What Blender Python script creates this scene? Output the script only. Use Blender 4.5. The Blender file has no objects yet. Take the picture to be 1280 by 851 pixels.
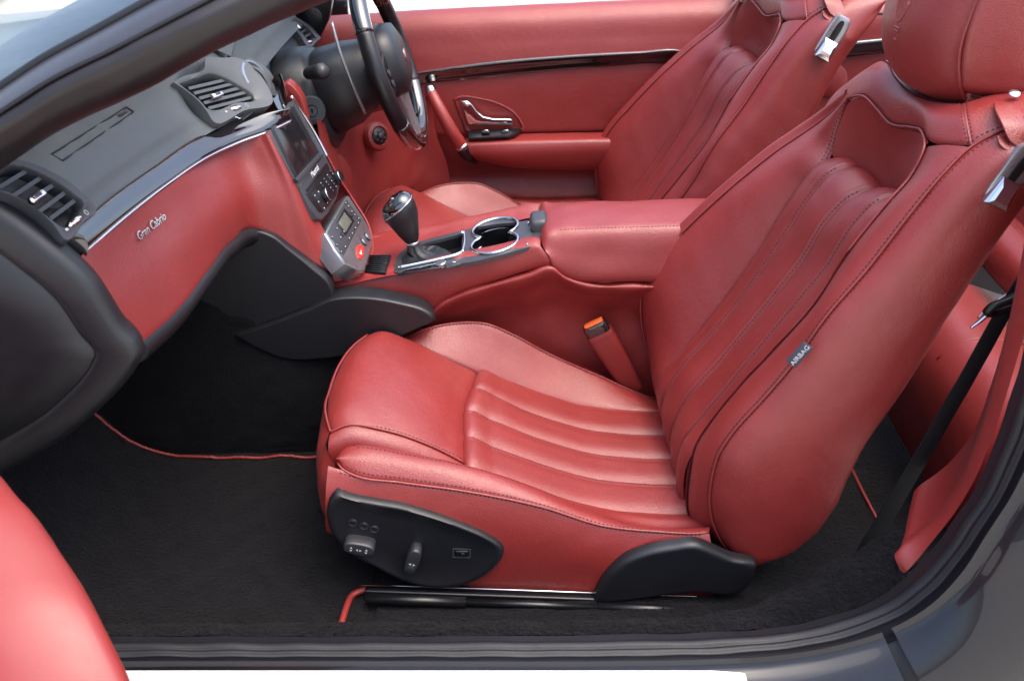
import bpy, bmesh, math, random
import numpy as np
from mathutils import Vector, Matrix

# ------------------------------------------------------------------ camera, sky, sun, exposure
SC = bpy.context.scene
COL = SC.collection
F = 1280.0; TH = math.radians(30)
CAM = np.array([0, -1.06, 1.49])
cd = bpy.data.cameras.new('camera'); cam = bpy.data.objects.new('camera', cd); COL.objects.link(cam)
cam.location = CAM; cam.rotation_euler = (math.radians(60), 0, 0)
cd.sensor_width = 36; cd.lens = 36.0; cd.clip_start = .02; cd.clip_end = 500
SC.camera = cam
cd.dof.use_dof = True; cd.dof.focus_distance = 1.75; cd.dof.aperture_fstop = 7.1
SUN_EL, SUN_AZ = 72, 115          # elevation, compass direction of the sun (from +Y, clockwise)
w = bpy.data.worlds.new('World'); SC.world = w; w.use_nodes = True
nt = w.node_tree; bg = nt.nodes['Background']
sky = nt.nodes.new('ShaderNodeTexSky'); sky.sky_type = 'NISHITA'; sky.sun_disc = False
sky.sun_elevation = math.radians(SUN_EL); sky.sun_rotation = math.radians(SUN_AZ)
sky.air_density = 1.0; sky.dust_density = 5.0; sky.ozone_density = 1.0
nt.links.new(sky.outputs[0], bg.inputs[0]); bg.inputs[1].default_value = .15
sl = bpy.data.lights.new('sun', 'SUN'); so = bpy.data.objects.new('sun', sl); COL.objects.link(so)
sl.energy = .55; sl.angle = math.radians(80); sl.color = (1, .96, .9)
e_, a_ = math.radians(SUN_EL), math.radians(SUN_AZ)
sdir = Vector((math.sin(a_) * math.cos(e_), math.cos(a_) * math.cos(e_), math.sin(e_)))
so.rotation_euler = sdir.to_track_quat('Z', 'Y').to_euler(); so.location = sdir * 8
vs = SC.view_settings; vs.view_transform = 'Standard'; vs.look = 'None'; vs.gamma = 1
vs.exposure = 1.80; vs.use_curve_mapping = False

# ------------------------------------------------------------------ maths helpers
FWD = np.array([0, math.cos(TH), -math.sin(TH)]); UP = np.array([0, math.sin(TH), math.cos(TH)]); RT = np.array([1., 0, 0])
def at(px, py, y=None, z=None, x=None):
    """world point where the ray of a photo pixel meets a plane y=, z= or x="""
    d = RT * (px - 640) / F + UP * (425.5 - py) / F + FWD
    i, v = (1, y) if y is not None else ((2, z) if z is not None else (0, x))
    return CAM + d * (v - CAM[i]) / d[i]
def K(*p): return np.array([at(a, b, y=y) for a, b, y in p])
def KZ(z, *p): return np.array([at(a, b, z=z) for a, b in p])
def W(*p): return np.array(p, float)
def spl(ts, Ps, tq):
    """cubic Hermite through Ps (k,...) at ts, sampled at tq"""
    ts = np.asarray(ts, float); Ps = np.asarray(Ps, float); k = len(ts)
    if k == 2:
        s = ((tq - ts[0]) / (ts[1] - ts[0])).reshape((-1,) + (1,) * (Ps.ndim - 1))
        return Ps[0] * (1 - s) + Ps[1] * s
    dt = np.diff(ts); sh = (-1,) + (1,) * (Ps.ndim - 1)
    sl_ = np.diff(Ps, axis=0) / dt.reshape(sh)
    m = np.empty_like(Ps)
    m[1:-1] = (sl_[:-1] * dt[1:].reshape(sh) + sl_[1:] * dt[:-1].reshape(sh)) / (dt[1:] + dt[:-1]).reshape(sh)
    m[0] = 1.5 * sl_[0] - .5 * m[1]; m[-1] = 1.5 * sl_[-1] - .5 * m[-2]
    i = np.clip(np.searchsorted(ts, tq, side='right') - 1, 0, k - 2)
    h = dt[i].reshape(sh); s = ((tq - ts[i]) / dt[i]).reshape(sh)
    return ((2*s**3 - 3*s**2 + 1) * Ps[i] + (s**3 - 2*s**2 + s) * h * m[i] + (-2*s**3 + 3*s**2) * Ps[i+1] + (s**3 - s**2) * h * m[i+1])
def cum(P):
    return np.concatenate([[0], np.cumsum(np.linalg.norm(np.diff(P, axis=0), axis=1))])
def rs(P, n, warp=None):
    """smooth curve through P, n points even in arc length"""
    P = np.asarray(P, float); t = cum(P)
    q = spl(t, P, np.linspace(0, t[-1], max(200, n)))
    L = cum(q); g = np.linspace(0, 1, n) if warp is None else warp
    g = g * L[-1]
    return np.stack([np.interp(g, L, q[:, i]) for i in range(3)], 1)
def nrm(a): return a / np.maximum(np.linalg.norm(a, axis=-1, keepdims=True), 1e-9)
def ends(n, a): x = np.linspace(0, 1, n); return x - a * np.sin(2 * math.pi * x) / (2 * math.pi)

def sh(P, dx=0, dy=0, dz=0): return np.asarray(P, float) + np.array([dx, dy, dz])
def setv(P, y): Q = np.array(P, float); Q[:, 1] = y; return Q
def lerp(A, B, t, n=60): return rs(A, n) * (1 - t) + rs(B, n) * t

# ------------------------------------------------------------------ objects
def tag(o, label=None, cat=None, group=None, kind=None):
    if label: o['label'] = label
    if cat: o['category'] = cat
    if group: o['group'] = group
    if kind: o['kind'] = kind
    return o
def thing(name, loc, label, cat, group=None):
    o = bpy.data.objects.new(name, None); COL.objects.link(o); o.location = loc; o.empty_display_size = .05
    return tag(o, label, cat, group, 'thing')
def base(p):
    b = np.zeros(3)
    while p is not None: b = b + np.array(p.location); p = p.parent
    return b
def link(name, me, m, parent=None):
    o = bpy.data.objects.new(name, me); COL.objects.link(o)
    if m is not None: me.materials.append(m)
    if parent is not None: o.parent = parent
    return o
def raw(name, V, Fc, m, parent=None, smooth=True):
    me = bpy.data.meshes.new(name)
    me.from_pydata((np.asarray(V, float) - base(parent)).tolist(), [], [list(map(int, f)) for f in Fc]); me.update()
    if smooth: me.polygons.foreach_set('use_smooth', [True] * len(me.polygons))
    return link(name, me, m, parent)
def gridfaces(nu, nv, closed_v=False, off=0):
    a = np.arange(nu * nv).reshape(nu, nv) + off
    b = np.concatenate([a, a[:, :1]], 1) if closed_v else a
    return np.stack([b[:-1, :-1], b[1:, :-1], b[1:, 1:], b[:-1, 1:]], -1).reshape(-1, 4)
def fastmesh(name, V, Q, m, parent):
    V = np.asarray(V, float) - base(parent)
    me = bpy.data.meshes.new(name); nf = len(Q)
    me.vertices.add(len(V)); me.vertices.foreach_set('co', V.astype('f').ravel())
    me.loops.add(nf * 4); me.polygons.add(nf)
    me.loops.foreach_set('vertex_index', Q.astype('i').ravel())
    me.polygons.foreach_set('loop_start', np.arange(nf, dtype='i') * 4)
    me.polygons.foreach_set('use_smooth', np.ones(nf, bool)); me.update(); me.validate()
    return link(name, me, m, parent)

class Patch:
    """surface lofted through curves, with pillowed edges and displacement; the mesh faces the camera side"""
    def __init__(s, curves, nu=120, nv=40, tuck=None, disp=None, wr=.0003, seed=0, out=None, eu=.5, ev=.5):
        U, Vv = ends(nu, eu), ends(nv, ev)
        C = np.array([rs(c, nu, U) for c in curves])
        d = [np.linalg.norm(C[i+1] - C[i], axis=1).mean() for i in range(len(C) - 1)]
        t = np.concatenate([[0], np.cumsum(d)]); s.t = t / t[-1]
        P = spl(t, C, Vv * t[-1]).transpose(1, 0, 2)
        s.P = P; s.sgn = 1; s.normals()
        ref = (CAM if out is None else np.asarray(out, float)) - P
        if (s.N * ref).sum(-1).mean() < 0: s.sgn = -1; s.N = -s.N
        SV = np.concatenate([np.zeros((nu, 1)), np.cumsum(np.linalg.norm(np.diff(P, axis=1), axis=2), 1)], 1)
        SU = np.concatenate([np.zeros((1, nv)), np.cumsum(np.linalg.norm(np.diff(P, axis=0), axis=2), 0)], 0)
        s.SU, s.SV, s.U, s.V = SU, SV, U, Vv
        D = np.zeros((nu, nv))
        if disp: D += disp(U[:, None] + 0 * SV, Vv[None] + 0 * SV, P)
        if wr:
            r = np.random.RandomState(seed)
            for k in range(7):
                f = r.uniform(20, 90, 3) * r.choice([-1, 1], 3); D += wr / 3 * np.sin((P * f).sum(-1) + r.uniform(0, 6))
        for k, (dep, wd) in (tuck or {}).items():
            dist = {'u0': SU, 'u1': SU[-1:] - SU, 'v0': SV, 'v1': SV[:, -1:] - SV}[k]
            D -= dep * .7 * np.exp(-(dist / (wd * .8)) ** 1.3)
        s.P = P + s.N * D[..., None]; s.normals(); s.nu, s.nv = nu, nv
    def normals(s):
        P = s.P; a = np.gradient(P, axis=0); b = np.gradient(P, axis=1); s.N = s.sgn * nrm(np.cross(a, b))
    def build(s, name, m, parent, j0=0, j1=None):
        Q = gridfaces(s.nu, s.nv)
        jj = np.tile(np.arange(s.nv - 1), s.nu - 1); Q = Q[(jj >= j0) & (jj < (j1 or s.nv))]
        if s.sgn < 0: Q = Q[:, ::-1]
        V = s.P.reshape(-1, 3); u, inv = np.unique(Q, return_inverse=True)
        return fastmesh(name, V[u], inv.reshape(Q.shape), m, parent)
    def ev(s, u, v):
        u = np.interp(u, s.U, np.arange(s.nu)); v = np.interp(v, s.V, np.arange(s.nv))
        i = np.clip(u.astype(int), 0, s.nu - 2); j = np.clip(v.astype(int), 0, s.nv - 2); a = (u - i)[:, None]; b = (v - j)[:, None]
        g = lambda A: (A[i, j] * (1-a) + A[i+1, j] * a) * (1-b) + (A[i, j+1] * (1-a) + A[i+1, j+1] * a) * b
        return g(s.P), nrm(g(s.N))
    def line(s, edge, dist=0., lo=0., hi=1., n=300):
        """curve at a metric distance inside one edge"""
        q = np.linspace(lo, hi, n)
        if edge[0] == 'v':
            tot = np.interp(q, s.U, s.SV[:, -1]); f = dist / tot
            return s.ev(q, f if edge == 'v0' else 1 - f)
        tot = np.interp(q, s.V, s.SU[-1]); f = dist / tot
        return s.ev(f if edge == 'u0' else 1 - f, q)

def tube(name, P, r, m, parent, n=8, res=None, caps=True, closed=False, smooth=True):
    P = rs(P, res, None) if res else np.asarray(P, float)
    k = len(P); R = np.full(k, r, float) if np.isscalar(r) else np.interp(np.linspace(0, 1, k), np.linspace(0, 1, len(r)), r)
    T = nrm(np.gradient(P, axis=0))
    if closed: T = nrm(np.roll(P, -1, 0) - np.roll(P, 1, 0))
    u = np.cross(T[0], [0, 0, 1.]);
    if np.linalg.norm(u) < .1: u = np.cross(T[0], [0, 1., 0])
    V = []
    for i in range(k):
        u = u - T[i] * (u @ T[i]); u = u / np.linalg.norm(u); v = np.cross(T[i], u)
        for j in range(n):
            a = 2 * math.pi * j / n; V.append(P[i] + R[i] * (math.cos(a) * u + math.sin(a) * v))
    Q = gridfaces(k, n, True).tolist()
    if closed:
        o = (k - 1) * n; Q += [[o + j, j, (j + 1) % n, o + (j + 1) % n] for j in range(n)]
    elif caps: Q += [list(range(n)), list(range((k - 1) * n, k * n))[::-1]]
    o = raw(name, V, [q[::-1] for q in Q], m, parent, smooth); return o
def stitch(name, PN, m, parent, pitch=.0068, ln=.0046, rad=.00100, lift=.0004):
    P, N = PN; L = cum(P); k = max(2, int(L[-1] / pitch)); g = (np.arange(k) + .5) * L[-1] / k
    f = lambda A, g: np.stack([np.interp(g, L, A[:, i]) for i in range(3)], 1)
    a, b, nn = f(P, g - ln / 2), f(P, g + ln / 2), nrm(f(N, g)); c = f(P, g)
    t = nrm(b - a + 1e-9); sd = nrm(np.cross(t, nn)); h = nn * rad; a = a + nn * lift; b = b + nn * lift; c = c + nn * lift
    V = np.stack([a, c - sd*rad*1.1, c + h, c + sd*rad*1.1, b], 1).reshape(-1, 3)
    Fc = np.concatenate([np.array([[0, 2, 1], [0, 3, 2], [4, 1, 2], [4, 2, 3]]) + 5 * i for i in range(k)])
    return tag(raw(name, V, Fc, m, parent, False), kind='stuff')
def extr(name, outline, vec, m, parent, bev=.003, seg=3, both=False, smooth=True, res=None):
    """flat outline (world points) given thickness along vec, bevelled; the outline is the front"""
    O = rs(np.vstack([outline, outline[:1]]), res + 1)[:-1] if res else np.asarray(outline, float)
    bm = bmesh.new(); b0 = base(parent)
    f = bm.faces.new([bm.verts.new(p - b0) for p in O])
    nn = Vector(vec).normalized()
    f.normal_update()
    if f.normal.dot(nn) > 0: f.normal_flip()
    r = bmesh.ops.extrude_face_region(bm, geom=[f], use_keep_orig=True)
    vs_ = [g for g in r['geom'] if isinstance(g, bmesh.types.BMVert)]
    bmesh.ops.translate(bm, verts=vs_, vec=Vector(vec))
    bmesh.ops.recalc_face_normals(bm, faces=bm.faces)
    if bev > 0:
        es = [e for e in f.edges]
        if both: es += [e for e in bm.edges if all(v in vs_ for v in e.verts)]
        bmesh.ops.bevel(bm, geom=es, offset=bev, segments=seg, profile=.5, affect='EDGES', clamp_overlap=True)
    me = bpy.data.meshes.new(name); bm.to_mesh(me); bm.free()
    o = link(name, me, m, parent)
    if smooth:
        me.polygons.foreach_set('use_smooth', [True] * len(me.polygons)); sharp(me, 40)
    return o
def sharp(me, deg):
    bm = bmesh.new(); bm.from_mesh(me)
    for e in bm.edges:
        if len(e.link_faces) == 2 and e.calc_face_angle(0) > math.radians(deg): e.smooth = False
    bm.to_mesh(me); bm.free()
def rbox(name, c, size, m, parent, bev=.004, seg=3, rot=None):
    bm = bmesh.new(); bmesh.ops.create_cube(bm, size=1)
    bmesh.ops.scale(bm, vec=size, verts=bm.verts)
    if bev: bmesh.ops.bevel(bm, geom=bm.edges[:], offset=bev, segments=seg, profile=.5, affect='EDGES')
    if rot is not None: bmesh.ops.rotate(bm, verts=bm.verts, matrix=rot, cent=(0, 0, 0))
    bmesh.ops.translate(bm, verts=bm.verts, vec=Vector(np.asarray(c, float) - base(parent)))
    me = bpy.data.meshes.new(name); bm.to_mesh(me); bm.free()
    o = link(name, me, m, parent); me.polygons.foreach_set('use_smooth', [True] * len(me.polygons)); sharp(me, 50); return o
def loft(name, rings, m, parent, caps=True, smooth=True, ang=50):
    rings = np.asarray(rings, float); k, n = rings.shape[:2]
    Q = gridfaces(k, n, True).tolist()
    if caps: Q += [list(range(n))[::-1], list(range((k-1)*n, k*n))]
    o = raw(name, rings.reshape(-1, 3), Q, m, parent, smooth)
    bm = bmesh.new(); bm.from_mesh(o.data); bmesh.ops.recalc_face_normals(bm, faces=bm.faces); bm.to_mesh(o.data); bm.free()
    if smooth: sharp(o.data, ang)
    return o
def frame(o, zdir, xhint):
    """3x3 matrix with z along zdir and x near xhint"""
    z = nrm(np.asarray(zdir, float)); x = np.asarray(xhint, float); x = nrm(x - z * (x @ z)); y = np.cross(z, x)
    return np.array(o, float), np.stack([x, y, z], 1)
def lathe(name, prof, fr, m, parent, n=28, ang=35, closed_ring=False):
    o, M = fr; rings = []
    for r, h in prof:
        rings.append([o + M @ np.array([r * math.cos(2*math.pi*j/n), r * math.sin(2*math.pi*j/n), h]) for j in range(n)])
    return loft(name, rings, m, parent, caps=not closed_ring, ang=ang)
def text(name, s, fr, size, m, parent, depth=.0006, shear=0., align='CENTER', wid=1.):
    c = bpy.data.curves.new('t', 'FONT'); c.body = s; c.size = size; c.extrude = depth; c.shear = shear; c.align_x = align; c.align_y = 'CENTER'; c.resolution_u = 3
    t = bpy.data.objects.new('t', c); COL.objects.link(t)
    me = bpy.data.meshes.new_from_object(t.evaluated_get(bpy.context.evaluated_depsgraph_get()))
    bpy.data.objects.remove(t); bpy.data.curves.remove(c)
    o, M = fr; b0 = base(parent)
    n = len(me.vertices); co = np.empty(n * 3, 'f'); me.vertices.foreach_get('co', co); co = co.reshape(-1, 3); co[:, 0] *= wid
    co = (co @ M.T + o - b0).astype('f'); me.vertices.foreach_set('co', co.ravel()); me.update(); me.materials.clear(); me.name = name
    return link(name, me, m, parent)
def ring2(c, M, rx, ry, n=32, h=0., pw=2.):
    a = np.linspace(0, 2*math.pi, n, endpoint=False); ca, sa = np.cos(a), np.sin(a)
    return np.array([c + M @ np.array([rx * np.sign(x) * abs(x) ** (2/pw), ry * np.sign(y) * abs(y) ** (2/pw), h]) for x, y in zip(ca, sa)])

# ------------------------------------------------------------------ materials
def node(nt, t, **k):
    n = nt.nodes.new(t)
    for a, v in k.items():
        if a in n.inputs.keys(): n.inputs[a].default_value = v
        else: setattr(n, a, v)
    return n
def mat(name, col, rough=.5, metal=0., spec=.5, coat=0., sheen=0., var=.12, vscale=9., grain=None, rvar=.08, coat_rough=.03):
    """Principled surface; grain = list of (kind, scale, strength, distance) bumps in object space"""
    m = bpy.data.materials.new(name); m.use_nodes = True; nt = m.node_tree; b = nt.nodes['Principled BSDF']
    tc = node(nt, 'ShaderNodeTexCoord'); co = tc.outputs['Object']
    b.inputs['Metallic'].default_value = metal; b.inputs['Specular IOR Level'].default_value = spec
    b.inputs['Coat Weight'].default_value = coat; b.inputs['Coat Roughness'].default_value = coat_rough
    if sheen: b.inputs['Sheen Weight'].default_value = sheen; b.inputs['Sheen Roughness'].default_value = .4
    n1 = node(nt, 'ShaderNodeTexNoise', Scale=vscale, Detail=5.); nt.links.new(co, n1.inputs['Vector'])
    mx = node(nt, 'ShaderNodeMix', data_type='RGBA'); c = np.array(col)
    mx.inputs[6].default_value = (*np.clip(c * (1 - var), 0, 1), 1); mx.inputs[7].default_value = (*np.clip(c * (1 + var), 0, 1), 1)
    nt.links.new(n1.outputs['Fac'], mx.inputs[0]); nt.links.new(mx.outputs[2], b.inputs['Base Color'])
    mr = node(nt, 'ShaderNodeMapRange'); n2 = node(nt, 'ShaderNodeTexNoise', Scale=vscale * 6, Detail=3.); nt.links.new(co, n2.inputs['Vector'])
    nt.links.new(n2.outputs['Fac'], mr.inputs[0]); mr.inputs[3].default_value = max(.01, rough - rvar); mr.inputs[4].default_value = min(1, rough + rvar)
    nt.links.new(mr.outputs[0], b.inputs['Roughness'])
    last = None
    for kind, sc, st, ds in (grain or []):
        if kind == 'voro':
            t = node(nt, 'ShaderNodeTexVoronoi', Scale=sc, feature='DISTANCE_TO_EDGE'); out = t.outputs['Distance']
            q = node(nt, 'ShaderNodeMapRange'); q.inputs[1].default_value = 0; q.inputs[2].default_value = .25; nt.links.new(out, q.inputs[0]); out = q.outputs[0]
        else:
            t = node(nt, 'ShaderNodeTexNoise', Scale=sc, Detail=3.); out = t.outputs['Fac']
        nt.links.new(co, t.inputs['Vector'])
        bp = node(nt, 'ShaderNodeBump', Strength=st, Distance=ds); nt.links.new(out, bp.inputs['Height'])
        if last: nt.links.new(last, bp.inputs['Normal'])
        last = bp.outputs['Normal']
    if last: nt.links.new(last, b.inputs['Normal'])
    return m
GR = [('noise', 70, .12, .004), ('voro', 340, .36, .0006), ('noise', 900, .28, .0004)]
RED = mat('red_leather', (.205, .0180, .0155), .40, spec=.70, sheen=.015, var=.16, vscale=9, grain=GR)
REDP = mat('red_perforated', (.195, .0172, .0150), .42, spec=.70, sheen=.015, var=.17, vscale=9, grain=GR)
REDF = mat('red_door_leather', (.215, .0192, .0165), .42, spec=.65, sheen=.015, var=.08, vscale=6, grain=[('voro', 700, .25, .0003), ('noise', 1500, .2, .0002)])
REDD = mat('red_trim', (.215, .0192, .0165), .42, spec=.65, sheen=.015, var=.08, vscale=6, grain=GR)
THR = mat('thread', (.022, .006, .009), .7, var=.2)
SOFT = mat('black_soft_plastic', (.0080, .0083, .0105), .42, var=.15, grain=[('noise', 900, .35, .0004), ('noise', 45, .06, .004)])
DASH = mat('dash_leather', (.075, .084, .088), .45, spec=.5, var=.12, grain=[('voro', 520, .3, .0004), ('noise', 1300, .3, .0003), ('noise', 30, .05, .005)])
HARD = mat('black_hard_plastic', (.0045, .0045, .0058), .34, var=.2, grain=[('noise', 1200, .3, .0003)])
GREY = mat('grey_plastic', (.035, .037, .043), .40, var=.1, grain=[('noise', 1400, .2, .0002)])
SILV = mat('satin_silver', (.34, .35, .37), .30, metal=.85, var=.06)
CHR = mat('chrome', (.62, .62, .64), .07, metal=1., var=.03, rvar=.03)
PIANO = mat('piano_black', (.005, .0045, .005), .05, spec=.9, coat=1., var=.1, rvar=.02)
PAINT = mat('dark_grey_paint', (.010, .0105, .0145), .28, metal=.3, spec=.3, coat=.5, var=.15, vscale=400, rvar=.05)
RUB = mat('black_rubber', (.0090, .0096, .0125), .48, spec=.35, var=.25, vscale=25, grain=[('noise', 300, .3, .0006)])
CARP = mat('black_carpet', (.0052, .0048, .0066), .95, spec=.12, sheen=.04, var=.55, vscale=28, grain=[('noise', 700, 1., .004), ('noise', 260, .8, .004), ('noise', 25, .3, .01)])
SCREEN = mat('dark_screen', (.012, .011, .013), .12, spec=.6, var=.1)
WHITE = mat('white_print', (.45, .45, .46), .5, var=.05)
ORANGE = mat('orange_button', (.75, .13, .03), .35, var=.08)
REDB = mat('red_button', (.62, .035, .02), .35, var=.08)
MIRR = mat('mirror_glass', (.75, .77, .8), .03, metal=1., var=.02)
TAG = mat('grey_tag', (.030, .036, .060), .7, var=.15, grain=[('noise', 1500, .4, .0004)])
CONC = mat('pale_concrete', (.50, .475, .42), .85, var=.16, vscale=1.3, grain=[('noise', 60, .4, .01)])
LCD = mat('lcd_glass', (.10, .11, .09), .15, var=.1)
WEB = mat('belt_webbing', (.0035, .0035, .0045), .65, spec=.25, var=.25, vscale=200, grain=[('noise', 800, .5, .0006)])
SILL = mat('sill_plate', (.78, .78, .78), .38, metal=.25, var=.04)
def windscreen_glass():
    m = bpy.data.materials.new('windscreen_glass'); m.use_nodes = True; nt = m.node_tree; nt.nodes.remove(nt.nodes['Principled BSDF'])
    o = nt.nodes['Material Output']; fr = node(nt, 'ShaderNodeFresnel', IOR=1.75); g = node(nt, 'ShaderNodeBsdfGlossy', Roughness=.03)
    t = node(nt, 'ShaderNodeBsdfTransparent', Color=(.72, .78, .78, 1)); x = node(nt, 'ShaderNodeMixShader')
    nt.links.new(fr.outputs[0], x.inputs[0]); nt.links.new(t.outputs[0], x.inputs[1]); nt.links.new(g.outputs[0], x.inputs[2]); nt.links.new(x.outputs[0], o.inputs[0]); return m
GLASS = windscreen_glass()

# ------------------------------------------------------------------ setting
g = raw('ground', [(-60, -60, 0), (60, -60, 0), (60, 60, 0), (-60, 60, 0)], [[0, 1, 2, 3]], CONC); tag(g, kind='structure')
def AP(px, py, pt, n, off=0.):
    """photo ray onto a plane through pt with normal n, lifted by off"""
    d = RT * (px - 640) / F + UP * (425.5 - py) / F + FWD; n = nrm(np.asarray(n, float)); pt = np.asarray(pt, float) + n * off
    return CAM + d * ((pt - CAM) @ n) / (d @ n)

B = thing('car_body', (0, .8, 0), 'dark grey open car body with black door seal, sill and sloping windscreen pillar', 'car body')
# outer edge of the seal and its inner edge, along the sill and up the rear door frame
s_in = np.vstack([K((-260, 795, .0), (130, 795, .0), (500, 795, .0), (760, 793, .0), (880, 790, .0), (971, 784, .004), (1048, 767, .006), (1103, 744, .01), (1131, 723, .012), (1170, 679, .016), (1214, 618, .02), (1242, 557, .025), (1264, 491, .03), (1282, 430, .034), (1300, 350, .04), (1312, 270, .05), (1316, 170, .06))])
s_out = np.vstack([K((-260, 838, -.075), (130, 838, -.075), (500, 838, -.075), (760, 838, -.075), (880, 836, -.075), (971, 831, -.075), (1054, 817, -.074), (1115, 798, -.072), (1170, 767, -.07), (1214, 723, -.066), (1247, 673, -.062), (1280, 622, -.056), (1312, 550, -.05), (1338, 470, -.044), (1356, 380, -.036), (1366, 290, -.03), (1370, 190, -.02))])
def ribs(U, V, P):
    return .6 * (.006 * np.clip(np.sin(V * math.pi * 1.15), 0, 1) + .0045 * np.exp(-((V - .30) / .07) ** 2) + .003 * np.exp(-((V - .52) / .035) ** 2)
            - .005 * np.exp(-((V - .42) / .03) ** 2) - .003 * np.exp(-((V - .62) / .02) ** 2) - .004 * np.clip((V - .72) / .1, 0, 1))
m_ = lerp if False else None
def mixc(a, b, t, n=120): return rs(a, n) * (1 - t) + rs(b, n) * t
p = Patch([sh_ for sh_ in (s_in, mixc(s_in, s_out, .5), s_out)], 200, 70, disp=ribs, ev=0, wr=.0008, seed=51)
o = p.build('door_seal', RUB, B, 0, 44); p.build('sill_flange', mat('flange_black', (.0035, .0035, .006), .55, spec=.12, var=.3, vscale=20), B, 44)
# worn paint line along the seal
# painted sill, gap and rear quarter
NS = 300
so_r = rs(s_out, NS); tg = nrm(np.gradient(so_r, axis=0)); mo_ = nrm(np.stack([tg[:, 2], 0 * tg[:, 0], -tg[:, 0]], 1))
i_g = int(np.argmin(np.linalg.norm(so_r - at(1117, 799, y=-.072), axis=1)))
lay = [so_r + mo_ * a + np.array([0, b, 0]) for a, b in ((-.012, .006), (.002, .001), (.007, -.010), (.022, -.026), (.048, -.042), (.085, -.052), (.16, -.056), (.30, -.050))]
Patch([c[:i_g] for c in lay], 150, 50, wr=0, seed=52, ev=0, eu=0, out=(0, -3, 2)).build('rocker_panel', PAINT, B)
Patch([c[i_g + 1:] for c in lay], 110, 50, wr=0, seed=53, ev=0, eu=0, out=(0, -3, 2)).build('quarter_panel', PAINT, B)
Patch([c[i_g - 4:i_g + 5] + [0, .014, -.004] for c in lay[2:]], 20, 20, wr=0, seed=54, out=(0, -3, 2)).build('shut_line_seal', RUB, B)
# bright sill plate
x0, x1 = -.95, .317
def bar(prof, xa, xb): return [np.array([[xa, y, z], [xb, y, z]]) for y, z in prof]
rings = [[(x, -.0755, .4025), (x, -.125, .4000), (x, -.132, .393), (x, -.132, .32), (x, -.09, .32), (x, -.082, .36)] for x in (x0, x0 + .002, x1 - .002, x1)]
loft('sill_plate', rings, SILL, B, ang=30)
# windscreen pillar
pa = [np.array([at(a, b, y=y) for a, b, y in c]) for c in (
    [(-120, 192, .13), (0, 112, .15), (58, 74, .16), (116, 43, .17), (194, 0, .185), (330, -70, .21), (480, -140, .24)],
    [(-120, 206, .10), (0, 124, .115), (66, 82, .125), (126, 50, .135), (205, 8, .15), (340, -62, .18), (490, -132, .21)],
    [(-120, 222, .075), (0, 140, .09), (72, 95, .10), (140, 62, .11), (225, 18, .125), (350, -46, .155), (500, -112, .18)],
    [(-120, 240, .065), (0, 160, .08), (75, 113, .09), (150, 76, .10), (250, 25, .115), (365, -30, .145), (510, -92, .17)],
    [(-120, 262, .07), (0, 182, .085), (76, 134, .095), (160, 94, .105), (262, 42, .12), (376, -14, .15), (520, -76, .175)],
    [(-120, 288, .09), (0, 205, .105), (78, 156, .115), (174, 111, .125), (271, 58, .14), (388, 4, .17), (530, -56, .195)],
    [(-120, 300, .14), (0, 212, .155), (78, 160, .165), (174, 116, .175), (271, 62, .19), (388, 8, .22), (530, -50, .25)])]
PILL = mat('pillar_leatherette', (.0085, .0062, .0075), .42, var=.2, vscale=30, grain=[('noise', 900, .3, .0004)])
pp = Patch(pa[:3], 80, 24, wr=0, tuck={'v1': (.003, .004)}, seed=55); pp.build('pillar_cover', mat('pillar_grey', (.028, .026, .032), .38, var=.15, vscale=30, grain=[('noise', 900, .3, .0004)]), B)
pp = Patch(pa[2:], 80, 40, wr=.0006, tuck={'v0': (.003, .004)}, seed=56); pp.build('pillar_trim', PILL, B)
tube('glass_seal', sh_p if False else pa[0] + [0, .004, .002], .006, RUB, B, res=60)
tube('pillar_bead', pa[2] + [0, -.002, 0], .003, RUB, B, res=60)
# windscreen, crowned across the car
n_p = rs(pa[0], 30)
cols = []
for t in np.linspace(0, 1, 9):
    y1 = 1.67 - n_p[:, 1]; q = n_p.copy(); q[:, 1] = n_p[:, 1] * (1 - t) + y1 * t
    cr_ = 4 * t * (1 - t); q[:, 0] -= .20 * cr_; q[:, 2] += .035 * cr_; cols.append(q)
Patch(cols, 40, 60, wr=0, eu=0, ev=0, out=(-2, .8, 4)).build('windscreen', GLASS, B)
# far pillar
fp = [np.array([[q[0], 1.67 - q[1] , q[2]] for q in c]) for c in pa]
loft('windscreen_pillar', np.array([rs(c, 40) for c in (fp[0], fp[3], fp[5], fp[6])]).transpose(1, 0, 2), PILL, B)
# bonnet and scuttle ahead of the glass
def bon(t):
    y = -.02 + 1.71 * t; c = 4 * t * (1 - t); return W((-.86 - .10 * c, y, .93 + .03 * c), (-1.2, y, .90 + .05 * c), (-1.7, y, .84 + .05 * c), (-2.1, y, .70 + .04 * c))
Patch([bon(t) for t in np.linspace(0, 1, 7)], 30, 30, wr=0, out=(-1, .8, 4)).build('bonnet', PAINT, B)
# far sill closing the body under the driver door
rbox('far_sill', (.1, 1.62, .30), (2.2, .16, .16), PAINT, B, .02)

# ------------------------------------------------------------------ cabin floor
FL = raw('floor', [(-.70, .05, .27), (1.5, .05, .27), (1.5, 1.60, .27), (-.70, 1.60, .27)], [[0, 1, 2, 3]], CARP); tag(FL, kind='structure')
tb = [W((-.69, y, .2695), (-.74, y, .29), (-.80, y, .36), (-.88, y, .48), (-.96, y, .64), (-1.0, y, .85)) for y in (.04, .4, .8, 1.2, 1.6)]
Patch(tb, 40, 20, wr=.002, seed=61, ev=0, eu=0).build('toe_board', CARP, FL)
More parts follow.
